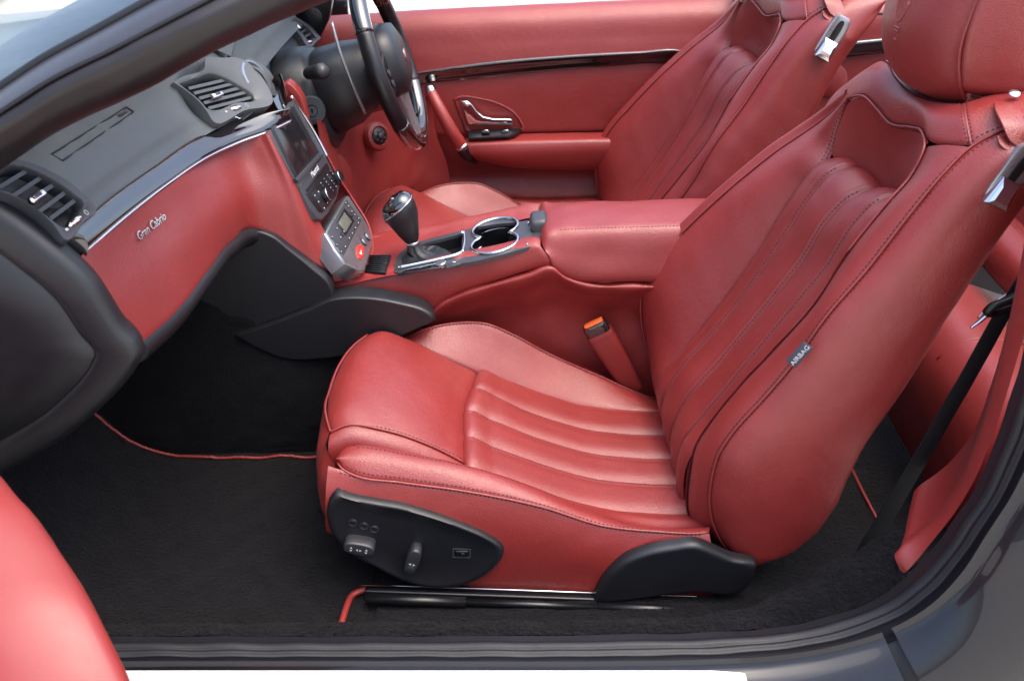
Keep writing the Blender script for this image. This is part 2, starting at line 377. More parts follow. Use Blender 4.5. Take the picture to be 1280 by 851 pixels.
# carpeted roll inside the sill, climbing to the door frame at the rear
k_out = sh(s_in, 0, .004, -.004)
k_top = K((-260, 780, .045), (140, 781, .045), (500, 778, .045), (760, 775, .047), (860, 771, .05), (915, 765, .055), (971, 747, .062), (1026, 716, .07), (1081, 690, .08), (1124, 668, .088), (1136, 664, .09))
k_o2 = rs(k_out, 400); k_o2 = k_o2[:int(np.argmin(abs(k_o2[:, 0] - k_top[-1][0]) + abs(k_o2[:, 2] - k_top[-1][2]))) + 1]
k_dn = k_top.copy(); k_dn[:, 1] += .035; k_dn[:, 2] = np.maximum(.262, k_top[:, 2] - .07)
k_fl = k_dn.copy(); k_fl[:, 1] += .03; k_fl[:, 2] = .262
def fuzz(seed, a=.0013):
    r = np.random.RandomState(seed); return lambda U, V, P: a * r.randn(*U.shape)
Patch([k_o2, lerp(k_o2, k_top, .5, 90) + [0, 0, .008], k_top, k_dn, k_fl], 420, 70, disp=fuzz(1), wr=.0015, seed=62, ev=0, eu=0).build('sill_carpet', CARP, FL)
# inner tunnel wall of the passenger footwell
Patch([W((-1.0, .60, .262), (-.6, .60, .262), (-.2, .62, .262), (.5, .68, .262)), W((-1.0, .605, .36), (-.6, .605, .36), (-.25, .625, .34), (.0, .66, .30), (.5, .685, .285)), W((-1.0, .64, .62), (-.6, .64, .60), (-.25, .655, .46), (.0, .665, .34), (.5, .70, .31))], 120, 50, disp=fuzz(2, .0008), wr=.0015, seed=63).build('tunnel_carpet', CARP, FL)
# loose mat with red piping
M_ = thing('floor_mat', (-.45, .35, .272), 'black carpet mat with red piped edge on the passenger floor', 'floor mat')
def mat_rows():
    rows = []
    for y in np.linspace(.10, .578, 9):
        rows.append(W((-.235, y, .2755), (-.45, y, .2755), (-.64, y, .2765), (-.695, y, .284), (-.745, y, .312), (-.81, y, .385), (-.86, y, .465)))
    return rows
mp = Patch(mat_rows(), 260, 200, disp=fuzz(3, .0006), wr=.0016, seed=64, eu=0, ev=0); mo = mp.build('pile', CARP, M_)
tube('piping', np.vstack([K((392, 574, .578)), mp.P[::-1, -1][3:] if False else mp.P[:, -1]][1:]) + [0, .001, .003], .0032, REDD, M_, 8)
# edge piping of the rear mat round the seat rail
R_ = thing('rear_mat', (.3, .3, .272), 'black carpet mat edged with red piping under the seat rail', 'floor mat')
rp = KZ(.284, (418, 800), (427, 778), (434, 756), (441, 743), (452, 738), (475, 737), (520, 737))
tube('piping', rp, .0055, REDD, R_, 10, res=40)
tube('piping', KZ(.279, (1064, 585), (1080, 618), (1098, 652), (1118, 690)), .003, REDD, R_, 8)
Patch([W((-.22, .09, .2775), (.9, .09, .2775)), W((-.22, .3, .2775), (.9, .3, .2775)), W((-.22, .56, .2775), (.9, .56, .2775))], 260, 120, disp=fuzz(4, .0007), wr=.001, seed=65, eu=0, ev=0).build('pile', CARP, R_)

# ------------------------------------------------------------------ rear trim and rear seat
T_ = thing('rear_side_trim', (.62, .1, .4), 'narrow red leather trim panel running up inside the rear door frame', 'trim panel')
t_in = K((1127, 672, .06), (1150, 657, .075), (1170, 641, .085), (1203, 600, .095), (1225, 545, .10), (1242, 490, .105), (1258, 424, .11), (1267, 380, .115), (1279, 320, .12), (1290, 250, .125), (1300, 170, .13))
t_out = rs(sh(s_in, -.002, .006, .0), 400); i0 = int(np.argmin(np.linalg.norm(t_out - at(1133, 722, y=.018), axis=1))); t_out = t_out[i0:]
t_bk = sh(t_in, .05, .10, .01)
tp = Patch([t_out, lerp(t_out, t_in, .5, 80) + [-.012, -.006, .006], t_in, sh(t_in, .015, .03, .0), t_bk], 120, 50, tuck={'u0': (.01, .008)}, seed=66)
tp.build('panel', REDD, T_)
RS = thing('bench_seat', (1.0, .6, .27), 'red leather rear seat glimpsed behind the near backrest', 'car seat')
# cushion: rounded block with piped end
def rsec(y, s=1.): return W((.775, y, .30), (.765, y, .37), (.762, y, .45), (.785, y, .515), (.83, y, .555), (.90, y, .555), (1.0, y, .525), (1.15, y, .49))
ysr = [.255, .262, .30, .45, .70, .80]; secs = []
for y in ysr:
    q = rsec(y); k = {.255: .80, .262: .9}.get(y, 1.); c = np.array([.92, y, .42]); q = c + (q - c) * np.array([k, 1, k]); secs.append(q)
pz = Patch(secs, 70, 50, tuck={'v0': (.002, .004)}, seed=67); oz = pz.build('cushion', RED, RS)
cap = Patch([sh(secs[0], 0, 0, 0), np.array([.95, .25, .40]) + (secs[0] - [.92, .255, .42]) * [.7, 0, .7], np.array([.97, .25, .40]) + (secs[0] - [.92, .255, .42]) * [.2, 0, .2]], 70, 20, seed=68)
cap.build('cushion_end', RED, RS)
tube('piping', secs[1], .003, RED, RS, res=60)
tube('piping', np.array([[.90, .252, .50], [.845, .25, .475], [.80, .25, .42], [.785, .252, .34]]), .0025, RED, RS, res=30)
for yy in (.42, .56):
    tube('piping', rsec(yy)[3:] + [0, 0, -.0005], .002, RED, RS, res=30)
# folded-over front roll of the rear backrest and the backrest itself
rol = [W((.975, y, .56), (.95, y, .60), (.965, y, .645), (1.01, y, .66), (1.06, y, .64)) for y in (.30, .45, .8, 1.4)]
pq = Patch(rol, 40, 40, seed=69); oq = pq.build('backrest_roll', RED, RS); stitch('stitching', pq.line('u1', .05, .05, .6), THR, oq); stitch('stitching', pq.line('u1', .058, .05, .6), THR, oq)
bk = [W((1.03, y, .55), (1.04, y, .66), (1.08, y, .80), (1.11, y, .92), (1.13, y, 1.0), (1.20, y, 1.03)) for y in (.26, .3, .5, .8, 1.4)]
bk[0][:, 0] += .04
Patch(bk, 50, 40, seed=70).build('backrest', RED, RS)

# ------------------------------------------------------------------ front seats
def seam2(patch, edge, parent, d=.0042, lo=0., hi=1., name='stitching'):
    return stitch(name, patch.line(edge, d, lo, hi), THR, parent)

def make_seat():
    S = thing('front_seat', (.10, .465, .27), '', 'car seat', 'front seats')
    # ---- cushion
    n_near = K((413,540,.30),(430,532,.305),(480,537,.31),(530,553,.315),(579,577,.32))
    n_front = K((414,540,.30),(407,510,.36),(412,489,.42),(424,457,.5),(442,432,.57),(460,418,.615))
    n_far = K((460,418,.615),(486,417,.62),(540,437,.62),(597,468,.61))
    xs = [.30, .36, .42, .50, .57, .615]
    ytab = np.array(xs)
    rear_x = lambda y: np.interp(y, [.32, .39, .465, .54, .61], [-.080, -.084, -.087, -.076, -.066])
    rear_z = lambda y: np.interp(y, [.32, .39, .465, .54, .61], [.457, .459, .463, .462, .450])
    nose = []
    A, B = rs(n_near, 60), rs(n_far, 60)
    fr = rs(n_front, 60)
    for k, tt in enumerate([0, .12, .3, .5, .7, .88, 1]):
        y = .30 + (.615 - .30) * tt
        i = np.argmin(abs(fr[:, 1] - y)); p0 = fr[i]
        mid = A * (1 - tt) + B * tt
        up = .016 * math.sin(math.pi * tt) ** .7
        yr = .32 + (.61 - .32) * tt
        c = [p0, p0 + [.026, 0, .008 + up * .5]]
        for q in (.35, .6, .82):
            p = mid[int(q * 59)].copy(); p[2] += up * (1 if q < .7 else .6); c.append(p)
        c.append([rear_x(yr), yr, rear_z(yr)])
        c.append([rear_x(yr) + .004, yr, rear_z(yr) - .012])
        nose.append(np.array(c))
    p = Patch(nose, 90, 90, tuck={'v0': (.003, .004), 'v1': (.003, .004), 'u0': (.004, .006)}, seed=3)
    o = p.build('cushion_nose_panel', RED, S)
    seam2(p, 'v0', o, .004, .02, .95); seam2(p, 'u0', o, .0045); seam2(p, 'v1', o, .004, .05, .95)
    tube('piping', sh(n_near, 0, -.001, .0005), .0022, RED, o, res=60)
    tube('piping', sh(n_front, -.001, 0, -.001), .0022, RED, o, res=60)
    # fluted insert
    def prof(y, front=True):
        dx = rear_x(y); zz = rear_z(y)
        return W((dx - .004, y, zz - .012), (dx + .004, y, zz - .001), (dx + .05, y, zz - .020), (.024, y, .413), (.085, y, .388), (.14, y, .370), (.20, y, .361), (.304, y, .357), (.37, y, .362))
    ys = [.622, .54, .465, .39, .308]
    def flutes(U, V, P):
        y = P[..., 1]; b = np.array(ys[::-1]); i = np.clip(np.searchsorted(b, y) - 1, 0, 3); f = (y - b[i]) / (b[i+1] - b[i])
        d = .0075 * (1 - np.abs(2 * f - 1) ** 3.6)
        # the roll next to each stitched seam
        d += .0024 * np.exp(-((f - .90) / .055) ** 2)
        return d * np.clip(U / .05, 0, 1) ** .6
    p = Patch([prof(y) for y in np.linspace(ys[0], ys[-1], 9)], 110, 200, disp=flutes, ev=0, seed=5)
    o = p.build('cushion_insert', REDP, S)
    for y in ys[1:4]:
        v = (ys[0] - y) / (ys[0] - ys[-1]); q = np.linspace(.05, .97, 260)
        stitch('stitching', p.ev(q, np.full(260, v + .036)), THR, o, lift=.0005)
    # far bolster
    crest = K((503,424,.66),(538,409,.67),(572,403,.68),(607,404,.68),(640,417,.68),(681,439,.68),(751,470,.68),(823,500,.67))
    crest = np.vstack([W((-.262, .655, .40), (-.258, .655, .455)), crest, W((.37, .665, .335))])
    inner = W((-.25, .622, .40), (-.25, .622, .455), (-.20, .625, .495), (-.152, .625, .485), (-.066, .618, .447), (.025, .614, .408), (.133, .614, .374), (.295, .614, .362), (.37, .614, .36))
    far1 = sh(crest, 0, .022, -.010); far2 = sh(crest, .0, .034, -.05); far3 = setv(sh(crest, .004, 0, -.10), .715); far3[:, 2] = np.maximum(far3[:, 2], .30)
    far4 = setv(far3, .70); far4[:, 2] = .28
    mid = lerp(inner, crest, .55); mid = sh(mid, 0, .004, .004)
    p = Patch([inner, mid, crest], 120, 40, tuck={'v0': (.004, .006), 'v1': (.003, .004)}, seed=7)
    o = p.build('cushion_bolster', RED, S); seam2(p, 'v1', o, .004, .12, .98)
    p = Patch([crest, far1, far2, far3, far4], 100, 40, tuck={'v0': (.003, .004)}, seed=8)
    o = p.build('cushion_side_panel', RED, S); seam2(p, 'v0', o, .004, .12, .98)
    tube('piping', sh(crest[2:], 0, 0, -.0012), .0018, RED, o, res=80)
    # near bolster roll
    outer = K((422,577,.231),(428,585,.221),(441,592,.214),(503,602,.212),(577,612,.212),(676,632,.212),(755,656,.212),(820,663,.213),(873,665,.215),(886,664,.217))
    top = K((421,573,.240),(428,563,.25),(448,557,.255),(470,559,.255),(503,565,.255),(577,580,.255),(637,597,.255),(725,632,.255),(775,650,.255),(824,659,.255),(873,658,.255),(886,657,.255))
    inn = np.vstack([W((-.272, .250, .505), (-.258, .272, .508), (-.225, .290, .50)), W((-.14, .295, .475), (-.08, .30, .445), (-.004, .305, .415), (.112, .311, .376), (.18, .311, .362), (.246, .311, .357), (.311, .311, .355), (.35, .311, .355))])
    mid = lerp(top, outer, .5); mid = sh(mid, 0, -.006, .007)
    p = Patch([inn, lerp(inn, top, .55) + [0, -.004, .008], top, mid, outer], 150, 60, tuck={'v1': (.003, .004)}, seed=9)
    o = p.build('cushion_bolster', RED, S); seam2(p, 'v1', o, .0042, .03, .98)
    q = np.linspace(.06, .97, 320); stitch('stitching', p.ev(q, np.full(320, .62)), THR, o)
    tube('piping', sh(outer, 0, -.0008, -.0012), .002, RED, o, res=90)
    # gusset below the nose panel
    p = Patch([n_near, sh(n_near, -.002, -.018, -.012), sh(n_near, 0, -.026, -.035), sh(n_near, 0, -.02, -.075)], 70, 24, tuck={'v0': (.003, .004)}, seed=10)
    o = p.build('cushion_gusset', RED, S)
    # outer skirt
    sk_top = np.vstack([K((412,556,.262),(414,572,.235)), outer[1:]])
    sk_top = np.vstack([K((410,582,.221),(425,587,.2165)), outer[2:]])
    sk_bot = K((409,664,.215),(500,703,.21),(620,741,.21),(740,748,.21),(820,748,.21),(900,742,.21))
    m1 = setv(lerp(sk_top, sk_bot, .25), .2005); m2 = setv(lerp(sk_top, sk_bot, .6), .197)
    p = Patch([sk_top, m1, m2, sk_bot, sh(sk_bot, 0, .03, -.004)], 130, 50, tuck={'v0': (.003, .004)}, seed=11)
    o = p.build('cushion_skirt', RED, S); seam2(p, 'v0', o, .0045, .03, .98)
    # front valance
    r0 = K((419,577,.222),(409,556,.26),(413,541,.30),(406,511,.36),(411,490,.42),(423,458,.50),(441,433,.57),(459,419,.615),(482,417,.66))
    def row(z, g): return W((-.279, .214, z), (-.300 - g, .230, z), (-.312 - g, .27, z), (-.322 - g, .36, z), (-.324 - g, .46, z), (-.318 - g, .55, z), (-.300 - g, .62, z), (-.262, .67, z), (-.22, .70, z))
    r1 = row(.505, 0); r1[0][2] = .49; r1[1][2] = .50
    p = Patch([r0, r1, row(.455, .004), row(.415, .0), sh(row(.385, -.006), .008), sh(row(.36, -.02), .03)], 120, 60, tuck={'v0': (.003, .004)}, seed=12)
    o = p.build('front_valance', RED, S); seam2(p, 'v0', o, .004, .12, .95)
    q = np.linspace(.10, .62, 90); stitch('stitching', p.ev(np.full(90, .075), q), THR, o)
    # base pan under the cushion
    rbox('base_pan', (.03, .465, .305), (.52, .42, .05), HARD, S, .01)

    # ---- backrest
    f1 = K((832,500,.54),(852,464,.54),(884,428,.54),(924,380,.54),(956,336,.54),(988,288,.54),(1020,240,.54),(1040,218,.54))
    f2 = K((842,540,.465),(856,508,.465),(900,456,.465),(960,384,.465),(1004,328,.465),(1040,272,.465),(1068,247,.465))
    f3 = K((852,580,.39),(860,548,.39),(884,520,.39),(940,452,.39),(996,384,.39),(1036,336,.39),(1076,276,.39),(1096,256,.39))
    cf = K((826,476,.6),(860,440,.6),(908,380,.6),(952,316,.6),(1004,234,.6),(1026,213,.59))
    low = lambda c: np.vstack([sh(c[:1], .03, 0, -.10), sh(c[:1], .006, 0, -.045), c])
    roll = lambda c: np.vstack([c, sh(c[-1:], .030, 0, .010), sh(c[-1:], .055, 0, -.012)])
    f1, f2, f3, cf = [low(c) for c in (f1, f2, f3, cf)]
    cn = sh(f3, -.004, -.052, -.002)
    ins = [roll(c) for c in (sh(cf, .002, .008, 0), f1, f2, f3, cn)]
    fb = [.608, .54, .465, .39, .338]
    def fl2(U, V, P):
        y = P[..., 1]; b = np.array(fb[::-1]); i = np.clip(np.searchsorted(b, y) - 1, 0, 3); f = (y - b[i]) / (b[i+1] - b[i])
        d = .0115 * (1 - np.abs(2 * f - 1) ** 2.8) + .0022 * np.exp(-((f - .10) / .055) ** 2)
        return d
    p = Patch(ins, 150, 150, disp=fl2, ev=0, seed=21)
    o = p.build('backrest_insert', REDP, S)
    for k in (1, 2, 3):
        q = np.linspace(.12, .92, 300); stitch('stitching', p.ev(q, np.full(300, p.t[k] - .016)), THR, o)
    # far wing
    pf = K((830,496,.70),(812,444,.715),(802,395,.715),(806,350,.715),(824,321,.715),(860,284,.71),(912,236,.70),(972,188,.69),(1020,156,.67),(1062,124,.62))
    pf = np.vstack([W((.335, .69, .30)), pf])
    cfw = np.vstack([W((.31, .60, .32)), cf[2:], K((1040,190,.602),(1047,164,.604),(1062,125,.60))])
    wmid = lerp(cfw, pf, .5); nn = np.array([-.55, -.55, .45]); nn /= np.linalg.norm(nn)
    wmid = wmid + nn * .014
    p = Patch([cfw, wmid, pf], 150, 50, tuck={'v0': (.006, .008), 'v1': (.003, .004)}, seed=22)
    o = p.build('backrest_wing', RED, S); seam2(p, 'v1', o, .004, .05, 1.)
    stitch('stitching', p.line('v0', .004, .80, .99), THR, o); stitch('stitching', p.line('v0', .009, .80, .99), THR, o)
    p = Patch([pf, sh(pf, -.006, .012, .007), sh(pf, .02, .032, .012), sh(pf, .10, .036, .0), sh(pf, .17, .02, -.01)], 120, 40, tuck={'v0': (.003, .004)}, seed=23)
    o = p.build('backrest_side_panel', RED, S); seam2(p, 'v0', o, .004, .05, 1.)
    tube('piping', sh(pf[1:], -.0012, 0, 0), .002, RED, o, res=90)
    # near wing
    ds = K((860,640,.292),(859,620,.29),(862,592,.29),(870,556,.29),(888,528,.29),(920,488,.29),(972,432,.29),(1016,384,.29),(1060,316,.295),(1112,252,.30),(1140,220,.31),(1157,184,.322))
    ds = np.vstack([W((.32, .292, .33)), ds])
    pn = K((940,699,.235),(912,687,.235),(894,660,.235),(887,628,.235),(890,596,.235),(898,568,.235),(916,540,.235),(952,500,.235),(988,458,.235),(1032,396,.235),(1084,336,.24),(1140,264,.245),(1180,216,.25),(1213,184,.255))
    cnw = np.vstack([W((.345, .345, .33)), sh(cn[1:], .007, .004, 0), sh(cn[-1:], .045, .008, .03)]); dsl = ds[:-2]
    p = Patch([cnw, lerp(cnw, dsl, .5) + [.002, -.002, 0], dsl], 120, 24, tuck={'v1': (.003, .004), 'v0': (.004, .006)}, seed=24)
    o = p.build('backrest_wing_lining', RED, S); seam2(p, 'v1', o, .004, .05, .98)
    mid = lerp(ds, pn, .5) + np.array([-.006, -.003, .004])
    p = Patch([ds, mid, pn], 150, 36, tuck={'v0': (.003, .004), 'v1': (.003, .004)}, seed=25)
    o = p.build('backrest_wing', RED, S); seam2(p, 'v0', o, .0042, .06, .98); seam2(p, 'v1', o, .0045, .04, .98)
    # cup above the insert
    wave = K((1060,127,.603),(1067,122,.588),(1080,121,.56),(1096,136,.525),(1112,154,.48),(1140,160,.41),(1154,166,.355),(1158,178,.325))
    cup0 = np.vstack([K((1040,192,.603)), W((.562, .572, .86))]); cup0 = np.vstack([cup0, W( (.582, .52, .86), (.592, .46, .86), (.594, .40, .875)), K((1116,248,.306))])
    cup1 = np.vstack([K((1046,166,.604)), W((.568, .575, .925), (.588, .53, .925), (.596, .46, .93), (.592, .40, .94)), K((1139,221,.314))])
    cup2 = lerp(cup1, wave, .75, 40) + np.array([.004, 0, 0]) * np.sin(np.linspace(0, math.pi, 40))[:, None]
    p = Patch([cup0, cup1, cup2, wave], 90, 60, tuck={'v1': (.004, .004)}, seed=26)
    o = p.build('backrest_cup', RED, S); seam2(p, 'v1', o, .0042)
    # shoulder panel over the top
    hs = K((1070,96,.70),(1100,76,.65),(1110,78,.60),(1119,95,.54),(1136,113,.48),(1159,124,.42),(1185,128,.37),(1205,128,.34))
    lowr = np.vstack([K((1020,156,.67),(1044,137,.64)), wave[1:-1], K((1159,175,.325),(1180,181,.29),(1213,180,.257))])
    mid = lerp(lowr, hs, .5, 80) + np.array([-.006, 0, .010])
    p = Patch([lowr, mid, hs], 140, 50, tuck={'v0': (.004, .005), 'v1': (.003, .004), 'u1': (.003, .004)}, seed=27)
    o = p.build('shoulder_panel', RED, S); seam2(p, 'v0', o, .0045, .1, .86); seam2(p, 'v1', o, .004, .15, 1.); seam2(p, 'u1', o, .004)
    tube('piping', sh(np.vstack([wave[1:-1], ds[-1:] , ds[-2:-5:-1]]), -.002, 0, .0008), .0020, RED, o, res=90)
    # shoulder gusset
    lo = K((1213,180,.256),(1244,164,.252),(1290,146,.252),(1345,135,.262)); hi = K((1205,128,.34),(1240,119,.345),(1290,112,.36),(1345,108,.37))
    p = Patch([lo, lerp(lo, hi, .5) + [-.005, 0, .010], hi], 60, 30, tuck={'u0': (.003, .004), 'v0': (.003, .004)}, seed=28)
    o = p.build('shoulder_gusset', RED, S); seam2(p, 'u0', o); seam2(p, 'v0', o); tube('piping', p.P[0] - p.N[0] * .0006, .0022, RED, o)
    # top fill behind the shoulder panel (under the headrest)
    hs2 = sh(hs, .03, .0, -.012); hs3 = sh(hs, .12, 0, .0)
    Patch([np.vstack([hs, hi[1:]]), sh(np.vstack([hs, hi[1:]]), .02, .01, -.004), sh(np.vstack([hs, hi[1:]]), .10, .03, .012), sh(np.vstack([hs, hi[1:]]), .16, .03, -.02)], 70, 20, seed=29).build('backrest_top', RED, S)
    # near side panel
    pns = np.vstack([pn, K((1244,166,.252),(1290,146,.252),(1345,135,.262))])
    rear = K((944,702,.222),(985,693,.215),(1014,671,.215),(1040,637,.215),(1060,593,.215),(1082,553,.215),(1122,496,.215),(1200,372,.215),(1284,252,.22),(1345,180,.235),(1362,150,.26))
    a = setv(lerp(pns, rear, .12, 90), .2195); b = setv(lerp(pns, rear, .45, 90), .206); c = setv(lerp(pns, rear, .8, 90), .207)
    for q in (a, b, c): q[-12:, 1] += np.linspace(0, .035, 12); q[:6, 1] += np.linspace(.008, 0, 6)
    p = Patch([pns, a, b, c, rear, sh(rear, .012, .03, 0), sh(rear, .01, .09, 0)], 170, 90, tuck={'v0': (.003, .004)}, wr=.0004, seed=30)
    o = p.build('backrest_side_panel', RED, S); seam2(p, 'v0', o, .0045, .02, .98)
    tube('piping', sh(pns, -.0008, -.0012, 0), .0021, RED, o, res=140)
    # rear shell
    rr = rear[1:-1]; sv = lambda y, dx: setv(sh(rr, dx), y)
    Patch([sv(.30, .010), sv(.38, .03), sv(.465, .035), sv(.55, .03), sv(.70, -.03)], 60, 30, out=(3, .4, 1), seed=31).build('backrest_shell', RED, S)
    # airbag tag on the side seam
    A0 = at(1000, 444, y=.2075); t = nrm(np.array([.42, 0, .62])); fr = frame(A0, (0, -1, .05), t)
    oq = np.array([A0 + fr[1] @ np.array([u, v, 0]) for u, v in ((-.019, -.0085), (.019, -.0085), (.019, .0085), (-.019, .0085))])
    o = extr('airbag_tag', oq, (0, .004, 0), TAG, S, .0008)
    text('lettering', 'AIRBAG', (fr[0] + fr[1] @ np.array([0, 0, .0008]), fr[1]), .0105, WHITE, o, .0005)
    # ---- headrest
    H = []
    for z, dx, g in ((1.036, .075, -.10), (1.042, .050, -.045), (1.060, .022, -.016), (1.085, .006, -.004), (1.13, -.006, .0), (1.19, .0, .0), (1.24, .014, -.004), (1.275, .035, -.014), (1.295, .07, -.05)):
        H.append(W((.70 + dx * .2, .580 + g, z), (.645 + dx, .583 + g, z), (.600 + dx, .572 + g, z), (.574 + dx, .545 + g * .8, z), (.563 + dx, .50 + g * .4, z), (.565 + dx, .455, z), (.577 + dx, .41 - g * .3, z), (.597 + dx, .372 - g * .7, z), (.618 + dx, .350 - g, z)))
    p = Patch(H, 90, 90, tuck={'u1': (.003, .005)}, seed=33)
    o = p.build('headrest', RED, S); seam2(p, 'u1', o, .0045, .06, .95); seam2(p, 'u1', o, .012, .06, .95)
    HS = []
    for z, dx, g in ((1.060, .06, -.08), (1.066, .032, -.022), (1.078, .012, -.006), (1.10, .003, 0.), (1.14, -.004, .004), (1.19, .0, .004), (1.24, .014, .0), (1.275, .035, -.012), (1.29, .07, -.045)):
        HS.append(W((.623 + dx, .358 - g, z), (.6185 + dx, .3497 - g, z), (.65 + dx * .8, .338 - g, z), (.70 + dx * .4, .335 - g, z), (.74, .345 - g, z), (.765, .38, z), (.77, .46, z), (.765, .54, z), (.70 + dx * .2, .580 + g, z)))
    p = Patch(HS, 90, 70, tuck={'u0': (.003, .005), 'v0': (.003, .005)}, seed=34)
    s2 = p.build('side_panel', RED, o)
    stitch('stitching', p.line('u0', .0045, .1, .95), THR, o); stitch('stitching', p.line('v0', .005, .02, .6), THR, o)
    tube('piping', np.array([h[-1] for h in H[2:-1]]) + [.001, .001, 0], .0036, RED, o, res=40)
    tube('piping', HS[1][1:6] + [0, -.001, -.001], .002, RED, o, res=40)
    for dy in (-.05, .05):
        tube('headrest_post', W((.655, .465 + dy, 1.0), (.66, .465 + dy, 1.10)), .007, CHR, S, 12)
    # trident emblem pressed into the headrest
    C0 = at(1137, 22, y=.455); fr = frame(C0, (-.93, -.28, .1), (.25, -.97, 0)); sc = .0165
    onto = lambda q: np.array([fr[0] + fr[1] @ np.array([u * sc, v * sc, .0]) for u, v in q])
    E_ = []
    for q, r in (([(0, -2.0), (0, 1.9)], .0011), ([(-.9, 1.5), (-.75, .5), (-.45, -.1), (0, -.35), (.45, -.1), (.75, .5), (.9, 1.5)], .0012), ([(-.45, -.85), (.45, -.85)], .001), ([(-.35, -1.15), (.35, -1.15)], .001), ([(-.2, -1.9), (.2, -1.9)], .0011), ([(-.55, .25), (-.35, 1.15)], .0008), ([(.55, .25), (.35, 1.15)], .0008)):
        pts = onto(q); hp = p0_head(pts, H)
        E_.append(tube('emblem', hp, r * 1.9, RED, o, 6, res=14))
    join_into(E_)
    # ---- hardware
    # switch panel
    y0 = .196
    oc = np.array([at(a, b, y=y0) for a, b in ((421,613),(440,619),(470,625),(500,630),(540,641),(580,655),(612,669),(628,680),(631,687),(627,697),(612,713),(590,725),(565,731),(540,731),(510,725),(470,706),(440,690),(420,672),(411,655),(408,635),(413,620))])
    def sw(k, dy, c0=(524, 675)):
        c = at(*c0, y=y0); q = c + (oc - c) * k; q[:, 1] = y0 + dy; return rs(np.vstack([q, q[:1]]), 73)[:-1]
    o = loft('switch_panel', [sw(1., .02), sw(1., .002), sw(.985, -.006), sw(.955, -.0085), sw(.90, -.0075), sw(.80, -.0035), sw(.5, -.003), sw(.1, -.003)], SOFT, S, ang=70)
    for a, b in ((441, 653), (455, 657), (468, 661)):
        lathe('memory_button', [(.0062, 0), (.0062, .0015), (.0052, .0022), (.0005, .0022)], frame(at(a, b, y=y0 - .002), (0, -1, 0), (1, 0, 0)), SOFT, o, 20)
        tube('button_ring', ring2(at(a, b, y=y0 - .0042), np.array([[1, 0, 0], [0, 0, -1], [0, 1, 0.]]).T, .0064, .0064, 24), .0006, GREY, o, 5, closed=True)
    fr = frame(at(449, 684, y=.176), (0, -1, .05), (1, 0, -.22)); SWM = mat('switch_plastic', (.022, .023, .026), .38, var=.1)
    loft('seat_switch', [ring2(fr[0], fr[1], .0245, .0115, 32, h, 3) * 1 for h in (-.018, .004)] + [ring2(fr[0], fr[1], .0228, .0098, 32, .0062, 3), ring2(fr[0], fr[1], .0222, .0092, 32, .0064, 3), ring2(fr[0], fr[1], .010, .003, 32, .0066, 3)], SWM, o)
    for u, up_ in ((-.012, 1), (0, 0), (.012, 1)):
        for s_ in (-1, 1):
            tri = [(-.0022, .0012 * s_), (.0022, .0012 * s_), (0, .0046 * s_)] if up_ else [(.0012 * s_, -.0022), (.0012 * s_, .0022), (.0046 * s_, 0)]
            raw('arrow_mark', [fr[0] + fr[1] @ np.array([u + a, b, .0073]) for a, b in tri], [[0, 1, 2]], WHITE, o, False)
    fr = frame(at(516, 700, y=.176), (0, -1, .05), (.35, 0, 1))
    loft('recline_switch', [ring2(fr[0], fr[1], .0245, .0105, 32, h, 3) for h in (-.018, .004)] + [ring2(fr[0], fr[1], .0228, .009, 32, .0062, 3), ring2(fr[0], fr[1], .0222, .0084, 32, .0064, 3), ring2(fr[0], fr[1], .010, .003, 32, .0066, 3)], SWM, o)
    for s_ in (-1, 1):
        raw('arrow_mark', [fr[0] + fr[1] @ np.array([-.003 + a, b, .0074]) for a, b in ((-.0022, .0015 * s_), (.0022, .0015 * s_), (0, .0055 * s_))], [[0, 1, 2]], WHITE, o, False)
    lathe('cap', [(.0065, 0), (.0065, .001), (.0055, .0016), (.0005, .0016)], frame(at(513, 711, y=.1695), (0, -1, .05), (1, 0, 0)), SWM, o, 20)
    fr = frame(at(577, 691, y=y0 - .003), (0, -1, .0), (1, 0, -.05))
    rec = lambda a, b, h: np.array([fr[0] + fr[1] @ np.array([u * a, v * b, h]) for u, v in ((-1, -1), (1, -1), (1, 1), (-1, 1))])
    loft('switch_bezel', [rec(.0145, .0095, 0), rec(.0145, .0095, .0012), rec(.0125, .0075, .0012), rec(.0125, .0075, -.002)], GREY, o, caps=False, smooth=False)
    rbox('rocker_switch', fr[0] + [0, -.0002, 0], (.021, .004, .011), HARD, o, .0015)
    rbox('switch_light', fr[0] + [0.002, -.0026, .001], (.005, .001, .004), GREY, o, .0003)
    # hinge cover
    oc = np.array([at(a, b, y=.188) for a, b in ((740,752),(745,738),(758,716),(778,698),(805,687),(840,680),(872,677),(890,684),(915,695),(946,704),(944,714),(934,733),(920,740),(880,737),(820,742),(770,749))])
    def hc(k, dy):
        c = at(845, 712, y=.188); q = c + (oc - c) * k; q[:, 1] = .188 + dy; return rs(np.vstack([q, q[:1]]), 61)[:-1]
    loft('hinge_cover', [hc(1., .012), hc(1., .002), hc(.98, -.004), hc(.94, -.0075), hc(.88, -.009), hc(.82, -.009), hc(.5, -.009), hc(.05, -.009)], SOFT, S, ang=70)
    # tilt lever and its recess
    fr = frame(at(1264, 220, y=.2075), (0, -1, .03), (.45, 0, .9))
    lr = loft('lever_recess', [ring2(fr[0], fr[1], a, b, 32, h, 4) for a, b, h in ((.044, .0185, -.006), (.044, .0185, .004), (.041, .0155, .0055), (.02, .006, .0045), (.002, .001, .0045))], SILV, S)
    loft('lever_slot', [ring2(fr[0] + fr[1] @ np.array([.012, 0, 0]), fr[1], a, b, 28, h, 3) for a, b, h in ((.024, .0062, .002), (.024, .0062, .0064), (.022, .005, .0066))], HARD, lr)
